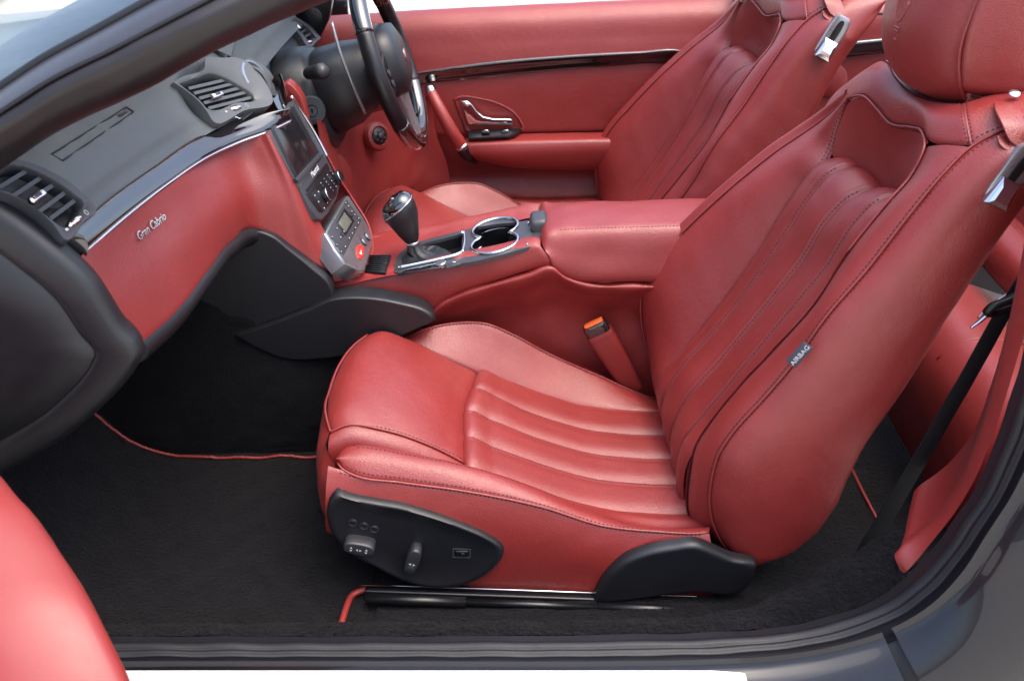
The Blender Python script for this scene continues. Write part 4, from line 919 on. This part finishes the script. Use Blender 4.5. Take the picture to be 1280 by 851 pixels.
for a, b in ((240, 470), (258, 452), (258, 500), (285, 530), (300, 505)):
    rbox('key_mark', AP(*z4(a, b), p_up, n_up, .0052), (.004, .002, .0008), WHITE, rd, 0, 1, Matrix(frame((0, 0, 0), n_up, t)[1].tolist()))
# climate panel
cl = plate('climate_bezel', [(288, 648), (310, 600), (388, 470), (402, 470), (450, 545), (490, 612), (508, 660), (512, 700), (500, 755), (478, 830), (455, 828), (385, 792), (335, 728)], p_lo, n_lo, SILV, DB, .0045, .035, .004)
plate('climate_panel', [(300, 645), (391, 488), (462, 588), (378, 755)], p_lo, n_lo, GREY, cl, .0058, .004, .0012)
plate('lcd_frame', [(344, 600), (382, 530), (428, 590), (388, 660)], p_lo, n_lo, HARD, cl, .0072, .004, .001)
plate('lcd', [(352, 600), (380, 548), (416, 592), (388, 642)], p_lo, n_lo, LCD, cl, .0080, .002, .0005)
A, t2 = along((300, 645), (391, 488), p_lo, n_lo); Ml = Matrix(frame((0, 0, 0), n_lo, t2)[1].tolist())
for a, b in ((322, 665), (345, 625), (345, 702), (362, 668), (378, 640), (365, 735), (385, 712), (403, 672), (418, 648), (432, 622), (445, 600), (400, 520), (415, 545), (430, 562), (448, 578), (386, 505)):
    rbox('climate_key', AP(*z4(a, b), p_lo, n_lo, .0066), (.008, .005, .002), GREY, cl, .0008, 1, Ml)
    rbox('key_mark', AP(*z4(a, b), p_lo, n_lo, .0079), (.0038, .0018, .0004), WHITE, cl, 0, 1, Ml)
for a, b in ((365, 648), (372, 660), (410, 560), (417, 568)): rbox('climate_key', AP(*z4(a, b), p_lo, n_lo, .0066), (.009, .0025, .003), HARD, cl, .0008, 1, Ml)
hz = plate('hazard_button', [(440, 712), (450, 700), (466, 702), (476, 720), (474, 752), (462, 772), (448, 764), (438, 738)], p_lo, n_lo, REDB, cl, .0068, .005, .002)
raw('hazard_mark', [AP(*z4(a, b), p_lo, n_lo, .0072) for a, b in ((450, 745), (464, 752), (460, 722))], [[0, 1, 2]], WHITE, cl, False)
for a, b in ((470, 690), (487, 666)):
    f_ = frame(AP(*z4(a, b), p_lo, n_lo, .0045), n_lo, t2); lathe('stack_button', [(.008, 0), (.008, .003), (.0065, .004), (.001, .004)], f_, SILV, cl, 20)
    tube('button_ring', ring2(f_[0] + f_[1] @ np.array([0, 0, .001]), f_[1], .0088, .0088, 20), .0008, HARD, cl, 5, closed=True)
# far flank of the stack, red
fl0 = np.array([AP(*z4(a, b), p_up, n_up, 0) for a, b in ((135, 10), (200, 110), (280, 250), (345, 375))]); fl0 = np.vstack([fl0, [AP(*z4(a, b), p_lo, n_lo, 0) for a, b in ((405, 470), (492, 610), (515, 700), (490, 810))]])
Patch([fl0, sh(fl0, .001, .004, .001), sh(fl0, -.03, .010, 0), sh(fl0, -.14, .012, -.02)], 60, 24, wr=.0006).build('stack_flank', REDD, DB)
tube('stack_trim', np.array([AP(*z4(a, b), p_up, n_up, .003) for a, b in ((128, 2), (198, 105), (272, 235), (300, 290))]), .0028, CHR, DB, 8, res=30)
# pod at the top of the stack and red fin behind it
Patch([K((341, 98, .86), (338, 112, .86), (345, 132, .84), (356, 148, .82)), K((350, 92, .92), (352, 105, .92), (358, 125, .90), (366, 138, .88)), K((352, 96, .99), (358, 108, .99), (364, 128, .97), (370, 142, .95))], 30, 24, wr=0).build('stack_pod', PIANO, DB)
fn = np.array([at(*z2(a, b), y=.985) for a, b in ((940, 335), (965, 325), (1000, 345), (1050, 400), (1085, 460), (1110, 570), (1120, 620), (1080, 545), (1020, 480), (965, 400))])
extr('fin', fn, (0, .03, 0), REDD, DB, .004)

# ------------------------------------------------------------------ driver side of the dashboard
# lower red panel and black knee cover
rows = [K((395, 150, 1.03), (430, 150, 1.25), (470, 140, 1.40), (540, 120, 1.50)), K((405, 190, 1.03), (440, 185, 1.25), (480, 178, 1.40), (545, 165, 1.50)),
        K((425, 240, 1.03), (455, 235, 1.25), (500, 225, 1.42), (560, 210, 1.51)), K((430, 330, 1.0), (460, 300, 1.25), (500, 290, 1.42), (560, 280, 1.50))]
Patch(rows, 60, 50, wr=.001, seed=95).build('lower_panel', REDD, DB)
fr = frame(at(470, 171, y=1.345), (.62, -.60, .30), (0, 0, 1))
kn = lathe('mirror_knob', [(.034, -.012), (.036, .006), (.032, .014), (.024, .016), (.021, .012), (.001, .012)], fr, REDD, DB, 36)
lathe('knob_centre', [(.0195, .010), (.0195, .016), (.016, .018), (.001, .018)], fr, HARD, kn, 24)
lathe('knob_stick', [(.007, .017), (.007, .022), (.004, .024), (.001, .024)], fr, GREY, kn, 16)
for a in range(0, 360, 60):
    rbox('knob_mark', fr[0] + fr[1] @ np.array([.013 * math.cos(math.radians(a)), .013 * math.sin(math.radians(a)), .0183]), (.003, .002, .0008), WHITE, kn, 0)
lathe('speaker_grille', [(.055, 0), (.055, .005), (.050, .008), (.001, .008)], frame(at(415, 222, y=1.12), (.75, -.6, .25), (0, 0, 1)), REDD, DB, 36)
# instrument hood, dials and the outer vent
hood = [K((276, 78, .96), (300, 60, .98), (330, 38, 1.02), (352, 22, 1.06)), K((300, 72, 1.00), (322, 56, 1.02), (344, 36, 1.06), (360, 18, 1.10)), K((312, 96, 1.0), (330, 70, 1.04), (350, 40, 1.10), (362, 10, 1.18))]
hx = lambda y: .05 * math.cos((y - 1.2) / .30 * 1.3)
hd = []
for y in np.linspace(.90, 1.47, 9):
    a = 1 - ((y - 1.19) / .31) ** 2; hd.append(W((-.80, y, .98 + .03 * a), (-.66, y, .99 + .07 * a), (-.56, y, .985 + .075 * a), (-.535, y, .97 + .075 * a), (-.55, y, .955 + .072 * a)))
Patch(hd, 40, 60, wr=0, out=(-.2, 1, 3)).build('instrument_hood', DASH, DB)
for y in (1.08, 1.30):
    f_ = frame((-.585, y, .935), (.93, -.1, .36), (0, 0, 1)); dl = lathe('dial', [(.062, -.05), (.062, .01), (.057, .012), (.055, -.004), (.001, -.004)], f_, SCREEN, DB, 36)
    tube('dial_ring', ring2(f_[0] + f_[1] @ np.array([0, 0, .011]), f_[1], .059, .059, 40), .0022, CHR, dl, 6, closed=True)
    for a in range(-120, 121, 20):
        q = f_[0] + f_[1] @ np.array([.046 * math.cos(math.radians(a)), .046 * math.sin(math.radians(a)), -.0032]); rbox('dial_mark', q, (.0015, .002, .006), WHITE, dl, 0)
rbox('instrument_back', (-.64, 1.19, .94), (.08, .60, .14), HARD, DB, .02)
z3 = lambda x, y: (270 + x / 7.094, y / 7.094)
Pf = [at(*z3(690, 170), y=1.44), at(*z3(920, 330), y=1.50), at(*z3(790, 390), y=1.40)]
nf = np.cross(Pf[1] - Pf[0], Pf[2] - Pf[0]); nf = nf * np.sign(nf @ (CAM - Pf[0]))
vent('air_vent', [z3(*q) for q in ((660, 190), (700, 160), (780, 200), (860, 260), (925, 340), (900, 365), (790, 400), (740, 320), (690, 255))],
     [z3(*q) for q in ((665, 215), (705, 195), (780, 235), (850, 290), (880, 330), (850, 345), (810, 355), (750, 290), (700, 245))], Pf[0], nf,
     [(z3(690, 235), z3(715, 205)), (z3(720, 262), z3(752, 228)), (z3(752, 295), z3(800, 262)), (z3(785, 330), z3(845, 300))], (z3(735, 243), z3(760, 232)), (z3(835, 372), z3(870, 360)), extra=.002, tabsize=(.02, .012, .01))
tri = np.array([at(*z3(*q), y=1.50) for q in ((560, 120), (830, -40), (1040, -40), (1000, 180), (925, 330), (860, 260), (700, 160))])
extr('sail_panel', tri, (0, .03, 0), HARD, DB, .004)
lathe('tweeter', [(.026, 0), (.026, .002), (.024, .003), (.001, .003)], frame(at(*z3(852, 165), y=1.499), (0, -1, .1), (1, 0, 0)), HARD, DB, 28)
# far half of the dash body
Patch([W((-.53, .95, .60), (-.50, 1.2, .62), (-.50, 1.5, .62)), W((-.50, .95, .76), (-.47, 1.2, .78), (-.47, 1.52, .78)), W((-.53, .95, .90), (-.52, 1.2, .90), (-.52, 1.55, .90)), W((-.60, .95, .95), (-.60, 1.2, .95), (-.60, 1.56, .95))], 30, 30, wr=0).build('driver_fascia', SOFT, DB)

# ------------------------------------------------------------------ steering column and wheel
SW = thing('sports_steering_wheel', (-.29, 1.205, .88), 'black leather steering wheel with glossy lower rim and long silver gear paddle', 'steering wheel')
tl = math.radians(18); wc = np.array([-.268, 1.205, .896]); ax = np.array([math.cos(tl), 0, math.sin(tl)]); upw = np.array([-math.sin(tl), 0, math.cos(tl)]); sd = np.array([0, 1., 0])
rim = lambda a, r=.186: wc + r * (math.cos(a) * sd + math.sin(a) * upw)
def arc(a0, a1, n=40, r=.186): return np.array([rim(a, r) for a in np.radians(np.linspace(a0, a1, n))])
tube('leather_rim', arc(-32, 32), .0180, HARD, SW, 14); tube('leather_rim', arc(148, 212), .0180, HARD, SW, 14)
tube('gloss_rim', arc(-148, -32, 60), .0188, PIANO, SW, 16); tube('gloss_rim', arc(32, 148, 60), .0188, PIANO, SW, 16)
hubr = [ring2(wc, np.stack([sd, upw, ax], 1), a, b, 32, h, 2.6) for a, b, h in ((.055, .05, -.05), (.08, .075, -.03), (.085, .08, -.005), (.078, .073, .022), (.05, .045, .034), (.005, .005, .036))]
hb = loft('hub', hubr, SOFT, SW, ang=60)
f_ = frame(wc + ax * .035, ax, sd); lathe('hub_emblem', [(.016, -.002), (.016, .002), (.013, .003), (.001, .003)], f_, CHR, hb, 24)
for a0, wd in ((-8, .05), (188, .05), (-90, .055)):
    a = math.radians(a0); d = math.cos(a) * sd + math.sin(a) * upw; q = np.cross(ax, d)
    R = lambda s, w2, h: [wc + d * s + q * u + ax * v for u, v in ((-w2, h - .010), (w2, h - .010), (w2, h + .008), (-w2, h + .008))]
    sp_ = loft('spoke', [R(.05, wd, 0), R(.10, wd * .75, -.004), R(.15, wd * .5, -.004), R(.182, wd * .55, 0)], HARD if a0 > -45 else SILV, SW, ang=70)
    md = sp_.modifiers.new('b', 'BEVEL'); md.width = .005; md.segments = 3
    if a0 > -45:
        for e in (-1, 1): lathe('spoke_button', [(.008, 0), (.008, .003), (.001, .004)], frame(wc + d * .105 + q * e * .012 + ax * .006, ax, sd), GREY, SW, 14)
# long aluminium paddle on the near side
pd0 = K((415, 29, 1.075), (424, 62, 1.06), (440, 105, 1.06), (456, 142, 1.075))
Patch([pd0, sh(pd0, -.001, .012, 0), sh(pd0, -.002, .024, 0)], 40, 8, wr=0).build('paddle', SILV, SW)
tube('paddle_edge', pd0, .0032, SILV, SW, 8, res=30)
pd1 = pd0.copy(); pd1[:, 1] = 2.41 - pd1[:, 1]; tube('paddle_edge', pd1, .0032, SILV, SW, 8, res=30)
SCN = thing('steering_column', (-.42, 1.205, .84), 'dark grey steering column shroud with indicator stalk and ignition lock', 'steering column')
cM = np.stack([sd, upw, ax], 1)
cr = [ring2(wc + ax * s + upw * dz, cM, a, b, 40, 0, 2.8) for s, a, b, dz in ((-.34, .10, .10, -.03), (-.27, .115, .118, -.03), (-.22, .118, .12, -.03), (-.175, .108, .112, -.03), (-.16, .098, .10, -.028))]
sh_o = loft('shroud', cr, SOFT, SCN, ang=60)
cr2 = [ring2(wc + ax * s + upw * dz, cM, a, b, 40, 0, 2.6) for s, a, b, dz in ((-.165, .090, .088, -.022), (-.155, .095, .094, -.022), (-.10, .090, .088, -.018), (-.055, .072, .072, -.01), (-.035, .06, .06, -.004))]
loft('inner_shroud', cr2, SOFT, SCN, ang=60)
a_, b_ = at(386, 92, y=1.09), at(403, 89, y=1.02)
tube('stalk', np.array([a_, a_ * .4 + b_ * .6, b_]), [.013, .015, .0165], SOFT, SCN, 18, res=12)
tube('stalk_tip', np.array([b_ + nrm(b_ - a_) * 0, b_ + nrm(b_ - a_) * .006]), .013, GREY, SCN, 18)
f_ = frame(at(389, 139, y=1.085), (.35, -.9, .25), (0, 0, 1)); lk = lathe('ignition_lock', [(.032, -.02), (.032, .004), (.029, .007), (.013, .007), (.012, .003), (.011, .011), (.001, .011)], f_, SOFT, SCN, 30)
rbox('key_slot', f_[0] + f_[1] @ np.array([0, 0, .0112]), (.003, .002, .010), HARD, lk, 0)

# ------------------------------------------------------------------ centre console
CC = thing('centre_console', (0, .83, .3), 'red leather centre console with padded armrest, grey gear plate and chrome cup holder', 'console')
n_dk = nrm(np.array([-.2, 0, 1.])); p_dk = np.array([-.09, .72, .6465])
def DK(px, py, off=0.): return AP(px, py, p_dk, n_dk, off)
def dz(x): return .6465 + .2 * (x + .09)
xs_ = np.array([-.36, -.28, -.20, -.12, -.04, .02, .056])
e_t = K((400, 358, .702), (415, 354, .70), (455, 349, .70), (500, 342, .70), (580, 325, .70), (640, 313, .70), (668, 307, .70), (676, 307, .70))
# near side: upper band
s_b = K((400, 380, .70), (417, 373, .70), (450, 376, .70), (500, 381, .70), (540, 390, .702), (560, 374, .702), (610, 354, .702), (692, 330, .703))
inner = sh(e_t, 0, .05, -.004)
p = Patch([inner, sh(e_t, 0, .016, .004), sh(e_t, 0, .002, -.001), lerp(e_t, s_b, .3) + [0, -.004, 0], s_b, sh(s_b, 0, .02, -.002)], 110, 50, wr=.0008, seed=101, tuck={'u1': (.004, .005)})
p.build('side_rail', REDD, CC)
# lower side panel
l_t = K((538, 393, .692), (552, 379, .692), (575, 368, .692), (610, 357, .692), (660, 343, .692), (690, 334, .692), (705, 345, .692), (722, 352, .692), (800, 357, .692), (900, 356, .692))
l_m = K((530, 420, .688), (570, 410, .685), (620, 395, .683), (680, 385, .683), (740, 388, .683), (800, 390, .683), (850, 390, .683), (900, 390, .683), (910, 390, .683), (930, 390, .683)); l_m[:, 1] = .735; l_m = np.array([at(a, b, y=.737) for a, b in ((530, 420), (570, 410), (620, 395), (680, 385), (740, 388), (800, 390), (850, 390), (900, 390), (930, 390))])
l_b = K((560, 500, .715), (620, 500, .715), (660, 500, .715), (720, 500, .715), (780, 500, .715), (840, 500, .715), (860, 500, .715), (880, 500, .715), (900, 500, .715), (930, 500, .715)); l_b = np.array([at(a, b, y=.745) for a, b in ((560, 500), (660, 500), (780, 500), (860, 500), (930, 500))])
Patch([sh(l_t, 0, .02, -.002), l_t, lerp(l_t, l_m, .5), l_m, lerp(l_m, l_b, .5), l_b], 110, 60, wr=.001, seed=102, ev=0).build('side_panel', REDD, CC)
# far rail
fr_ = e_t.copy(); fr_[:, 1] = 1.612 - fr_[:, 1]
Patch([sh(fr_, 0, -.06, -.008), sh(fr_, 0, -.035, -.003), sh(fr_, 0, -.016, .004), sh(fr_, 0, -.002, -.001), sh(fr_, 0, .01, -.06), sh(fr_, 0, .0, -.30)], 80, 40, wr=.0008, seed=103, out=(0, 1, 3)).build('side_rail', REDD, CC)
# nose between the stack and the gear plate
def nz(y): return W((-.40, y, dz(-.30) - .012), (-.34, y, dz(-.32) - .004), (-.27, y, dz(-.27) + .003), (-.21, y, dz(-.21) + .003))
Patch([nz(y) for y in (.69, .72, .75, .80, .84, .88, .912)], 40, 40, wr=.0006, seed=104).build('console_nose', REDD, CC)
# ribbed rubber tray
z6 = lambda x, y: (440 + x / 4.923, 230 + y / 4.923)
def dplate(name, zz, m, parent, off=.004, th=.006, bev=.001, hole=None, res=None):
    O = np.array([DK(*z6(*q), off) for q in zz]); return extr(name, O, -n_dk * th, m, parent, bev, res=res)
tr_ = dplate('rubber_tray', [(78, 540), (110, 436), (238, 434), (205, 548)], HARD, CC, .008, .008)
for k in range(9):
    t = (k + .5) / 9; a = np.array([78, 540]) * (1 - t) + np.array([110, 436]) * t; b = np.array([205, 548]) * (1 - t) + np.array([238, 434]) * t
    tube('tray_rib', np.array([DK(*z6(*(a * .96 + b * .04)), .009), DK(*z6(*(a * .04 + b * .96)), .009)]), .0016, RUB, tr_, 6)
# gear plate with a real cup-holder opening
out_ = np.array([DK(*z6(*q), .006) for q in ((262, 545), (262, 500), (300, 420), (335, 390), (450, 345), (600, 305), (740, 272), (900, 246), (1010, 236), (1095, 222), (1100, 385), (1020, 408), (900, 440), (740, 478), (560, 505), (420, 522), (320, 548))])
yc = .845; xcup = DK(*z6(880, 335))[0]
cup_o = []
for k in range(64):
    a = 2 * math.pi * k / 64; r = .043; s = .034
    # two overlapping circles
    best = 0
    d = np.array([math.cos(a), math.sin(a)])
    for cy in (-s, s):
        bq = d[1] * cy; disc = bq * bq - cy * cy + r * r
        if disc > 0: best = max(best, bq + math.sqrt(disc))
    cup_o.append(best * d)
cup_o = np.array(cup_o); cup_c = DK(*z6(880, 338)); 
cupw = lambda k, h: np.array([[cup_c[0] + u * k, cup_c[1] + v * k, 0] for u, v in cup_o]) * [1, 1, 0] + np.array([[0, 0, dz(cup_c[0] + u * k) + h] for u, v in cup_o])
def holed(name, O, Hs, th, n, m, parent):
    bm = bmesh.new(); b0 = base(parent); es = []
    for R in [O] + Hs:
        vv = [bm.verts.new(q - b0) for q in R]; es += [bm.edges.new((vv[i], vv[(i + 1) % len(vv)])) for i in range(len(vv))]
    bmesh.ops.triangle_fill(bm, edges=es, use_beauty=True)
    bmesh.ops.recalc_face_normals(bm, faces=bm.faces)
    r = bmesh.ops.extrude_face_region(bm, geom=bm.faces[:], use_keep_orig=True)
    bmesh.ops.translate(bm, verts=[g_ for g_ in r['geom'] if isinstance(g_, bmesh.types.BMVert)], vec=Vector(-nrm(np.asarray(n, float)) * th)); bmesh.ops.recalc_face_normals(bm, faces=bm.faces)
    me = bpy.data.meshes.new(name); bm.to_mesh(me); bm.free(); return link(name, me, m, parent)
gate = np.array([DK(*z6(*q), .006) for q in ((300, 495), (330, 420), (450, 365), (680, 305), (672, 425), (560, 455), (420, 480))])
gp_ = holed('gear_plate', rs(np.vstack([out_, out_[:1]]), 81)[:-1], [cupw(1.06, .0062), gate], .006, n_dk, GREY, CC)
tube('cup_ring', cupw(1.05, .008), .0035, CHR, CC, 8, closed=True)
loft('cup_holder', [cupw(1.04, .006), cupw(1.0, -.004), cupw(.96, -.03), cupw(.92, -.068), cupw(.5, -.07), cupw(.02, -.07)], HARD, CC, caps=False, ang=60)
tube('cup_ring', cupw(.99, -.012), .002, CHR, CC, 6, closed=True)
# bright gate bars, boot and small switches
tube('gate_bar', np.array([DK(*z6(a, b), .009) for a, b in ((288, 515), (420, 488), (560, 458), (655, 432), (678, 420))]), .0042, CHR, CC, 8, res=20)
tube('gate_bar', np.array([DK(*z6(a, b), .009) for a, b in ((678, 420), (692, 360), (690, 290))]), .0035, CHR, CC, 8, res=14)
rbox('gate_catch', DK(*z6(680, 300), .010), (.008, .012, .008), CHR, CC, .002)
dplate('ashtray_lid', [(300, 545), (345, 520), (535, 480), (560, 490), (545, 512), (420, 530)], PIANO, CC, .0085, .004)
f_ = frame(DK(*z6(548, 494), .008), n_dk, (1, 0, .2)); lathe('socket_button', [(.0105, -.004), (.0105, .003), (.009, .005), (.001, .005)], f_, SILV, CC, 22)
dplate('brake_switch', [(575, 487), (668, 458), (670, 487), (580, 512)], GREY, CC, .009, .004)
rbox('switch_mark', DK(*z6(630, 480), .0095), (.006, .004, .0006), WHITE, CC, 0)
rbox('switch_mark', DK(*z6(1085, 238), .009), (.003, .008, .004), CHR, CC, .001); rbox('switch_mark', DK(*z6(1078, 370), .009), (.003, .008, .004), CHR, CC, .001)
# gate floor under the boot
gf = lambda k, h: gate.mean(0) + (gate - gate.mean(0)) * k + np.array([0, 0, h])
loft('gate_well', [gf(1.0, -.004), gf(.97, -.028), gf(.3, -.03), gf(.01, -.03)], HARD, CC, caps=False)
# armrest lid
x_f = .062
b0_ = K((686, 318, .702), (689, 331, .700), (700, 343, .699), (716, 350, .698), (760, 352, .698), (820, 352, .698), (900, 351, .698), (960, 350, .70))
t0_ = K((676, 300, .722), (681, 293, .720), (700, 289, .720), (730, 287, .720), (780, 285.5, .720), (830, 284, .720), (900, 282, .720), (960, 280, .72))
m0_ = lerp(b0_, t0_, .55) + [-.001, -.009, 0]
def arow(y, up_): q = setv(t0_, y); q[:, 2] += up_; q[:2, 2] -= up_ * .8; return q
p = Patch([sh(b0_, 0, .02, -.004), b0_, m0_, t0_, arow(.75, .006), arow(.80, .006), arow(.85, -.001), arow(.885, -.014), sh(arow(.90, -.02), 0, 0, -.06)], 110, 70, wr=.0008, seed=105, out=(0, .6, 3))
o = p.build('armrest_lid', RED, CC)
q = np.linspace(.10, .98, 240); stitch('stitching', p.ev(q, np.full(240, p.t[3] + .006)), THR, o); stitch('stitching', p.ev(q, np.full(240, p.t[7] - .008)), THR, o)
Patch([np.array([c[0] for c in (b0_, m0_, t0_, arow(.75, .006), arow(.80, .006), arow(.85, -.001), arow(.885, -.014))]), np.array([c[0] for c in (b0_, m0_, t0_, arow(.75, .006), arow(.80, .006), arow(.85, -.001), arow(.885, -.014))]) + [.01, 0, -.05]], 40, 10, wr=0).build('armrest_front', REDD, CC)
lc = at(674, 285, y=.825); lt = rbox('lid_latch', at(675, 287, y=.79), (.034, .060, .062), GREY, CC, .010, 4, Matrix.Rotation(math.radians(-8), 3, 'Y'))
rbox('latch_shadow_gap', at(664, 288, y=.80) + [0, 0, -.004], (.006, .050, .036), HARD, CC, .001)

# ------------------------------------------------------------------ gear lever
GL = thing('gear_lever', (-.2, .82, .62), 'black leather gear lever with polished chrome-topped grip on the console', 'gear lever')
k0 = at(515, 299, y=.765); k1 = at(504, 272, y=.765); k2 = at(495, 256, y=.765)
def kr(c, a, b, tilt, h=0., n=28, pw=2.4):
    ax_ = nrm(np.array([-math.sin(tilt), 0, math.cos(tilt)])); xx = np.array([math.cos(tilt), 0, math.sin(tilt)]); M = np.stack([xx, [0, 1., 0], ax_], 1); return ring2(c, M, a, b, n, h, pw)
tl_ = math.radians(22)
loft('grip', [kr(k0, .011, .011, tl_, -.006), kr(k0, .0145, .014, tl_), kr(k0 * .6 + k1 * .4, .022, .020, tl_), kr(k1, .031, .027, tl_), kr(k1 * .5 + k2 * .5, .035, .030, tl_ + .15), kr(k2, .0335, .029, tl_ + .3), kr(k2, .024, .020, tl_ + .35, .010), kr(k2, .004, .004, tl_ + .35, .014)], SOFT, GL, ang=80)
loft('grip_top', [kr(k2, .0345, .0298, tl_ + .3, -.006), kr(k2, .034, .0295, tl_ + .33, .001), kr(k2, .0265, .0225, tl_ + .36, .0115), kr(k2, .014, .012, tl_ + .36, .0150), kr(k2, .002, .002, tl_ + .36, .0158)], PIANO, GL, ang=80)
tube('grip_ring', kr(k2, .0347, .0300, tl_ + .3, -.006), .0016, CHR, GL, 6, closed=True)
rbox('grip_inlay', k2 + [-.002, -.004, .016], (.012, .016, .004), CHR, GL, .0015)
g_ = kr(k1, .0275, .0245, tl_); i_ = int(.0 * 28)
stitch('stitching', (rs(np.array([kr(k2 * .9 + k1 * .1, .030, .027, tl_ + .2)[1], kr(k1, .0275, .0245, tl_)[1], kr(k0 * .6 + k1 * .4, .0205, .0185, tl_)[1], kr(k0, .015, .0145, tl_)[1]]), 60), np.tile([.8, -.5, .3], (60, 1))), GREY, GL)
tube('collar', np.array([k0 + [0.0005, 0, -.004], k0 + [.002, 0, -.012]]), .0125, SILV, GL, 20)
# leather boot with folds
def bt(c, a, b, h, ph): 
    n = 40; an = np.linspace(0, 2 * math.pi, n, endpoint=False); f = 1 + .07 * np.sin(an * 5 + ph) + .04 * np.sin(an * 9 + 2 * ph)
    return np.array([[c[0] + a * math.cos(t) * k, c[1] + b * math.sin(t) * k, c[2] + h] for t, k in zip(an, f)])
gc = gate.mean(0)
BOOT = mat('boot_leather', (.007, .007, .008), .40, var=.2, grain=GR)
loft('boot', [bt(k0 + [.002, 0, -.010], .0115, .0115, 0, 0), bt(k0 + [.006, 0, -.024], .017, .016, 0, .6), bt(gc * .45 + k0 * .55 + [0.004, 0, -.022], .024, .021, 0, 1.1), bt(gc * .78 + k0 * .22, .040, .030, -.006, 1.7), bt(gc + [-.004, 0, 0], .060, .040, -.016, 2.2)], BOOT, GL, caps=False, ang=80)

# ------------------------------------------------------------------ belts
BK = thing('seat_belt_buckle', (.16, .712, .3), 'seat belt buckle with orange button in a red leather sleeve beside the near seat', 'belt buckle')
d_ = at(748, 414, y=.705); e_ = at(782, 470, y=.712); ax_ = nrm(d_ - e_); 
def bq(c, a, b, pw=4): 
    xx = nrm(np.cross([0, 1., 0], ax_)); M = np.stack([xx, np.cross(ax_, xx), ax_], 1); return ring2(c, M, a, b, 32, 0, pw)
loft('sleeve', [bq(e_ + (e_ - d_) * .3, .020, .012), bq(e_, .022, .013), bq(e_ * .5 + d_ * .5, .025, .0145), bq(d_ - ax_ * .006, .0275, .0155), bq(d_ - ax_ * .002, .0265, .0145)], RED, BK, ang=70)
loft('buckle', [bq(d_ - ax_ * .012, .024, .013), bq(d_ + ax_ * .016, .0255, .0135), bq(d_ + ax_ * .021, .0235, .0115), bq(d_ + ax_ * .022, .01, .004)], PIANO, BK, ang=60)
loft('release_button', [bq(d_ + ax_ * .018, .020, .0085), bq(d_ + ax_ * .0235, .020, .0085), bq(d_ + ax_ * .0245, .018, .007)], ORANGE, BK, ang=40)
pth = bq(d_ - ax_ * .012, .0272, .0158); stitch('stitching', (np.vstack([pth, pth[:1]]), np.vstack([nrm(pth - d_), nrm(pth - d_)[:1]])), THR, BK)
SB = thing('seat_belt', (.62, .2, .3), 'black seat belt webbing running down behind the near seat with its guide loop', 'seat belt')
bl = K((1300, 318, .21), (1282, 346, .205), (1262, 378, .20), (1215, 462, .195), (1165, 548, .19), (1118, 628, .185), (1092, 672, .18), (1066, 715, .18))
wv = np.array([.030, 0, .010])
wv2 = np.linspace(.75, 1.15, 8)[:, None] * wv
p = Patch([bl - wv2 * .5, bl + [0, -.001, 0], bl + wv2 * .5], 120, 14, wr=.0004, seed=110); o = p.build('webbing', WEB, SB); md = o.modifiers.new('t', 'SOLIDIFY'); md.thickness = .0014
gl_ = K((1296, 352, .185), (1280, 364, .185), (1258, 376, .186), (1238, 385, .187), (1234, 390, .19), (1242, 391, .197), (1262, 384, .20), (1296, 368, .20))
tube('guide_loop', gl_, [.0045, .005, .0062, .0065, .006, .005, .0045], HARD, SB, 10, res=40)
tube('guide_pin', K((1240, 388, .19), (1224, 402, .19), (1213, 410, .19)), [.003, .0032, .002], CHR, SB, 8, res=10)
tube('guide_pin', K((1262, 366, .205), (1240, 380, .205), (1222, 398, .205)), .0015, CHR, SB, 6, res=10)
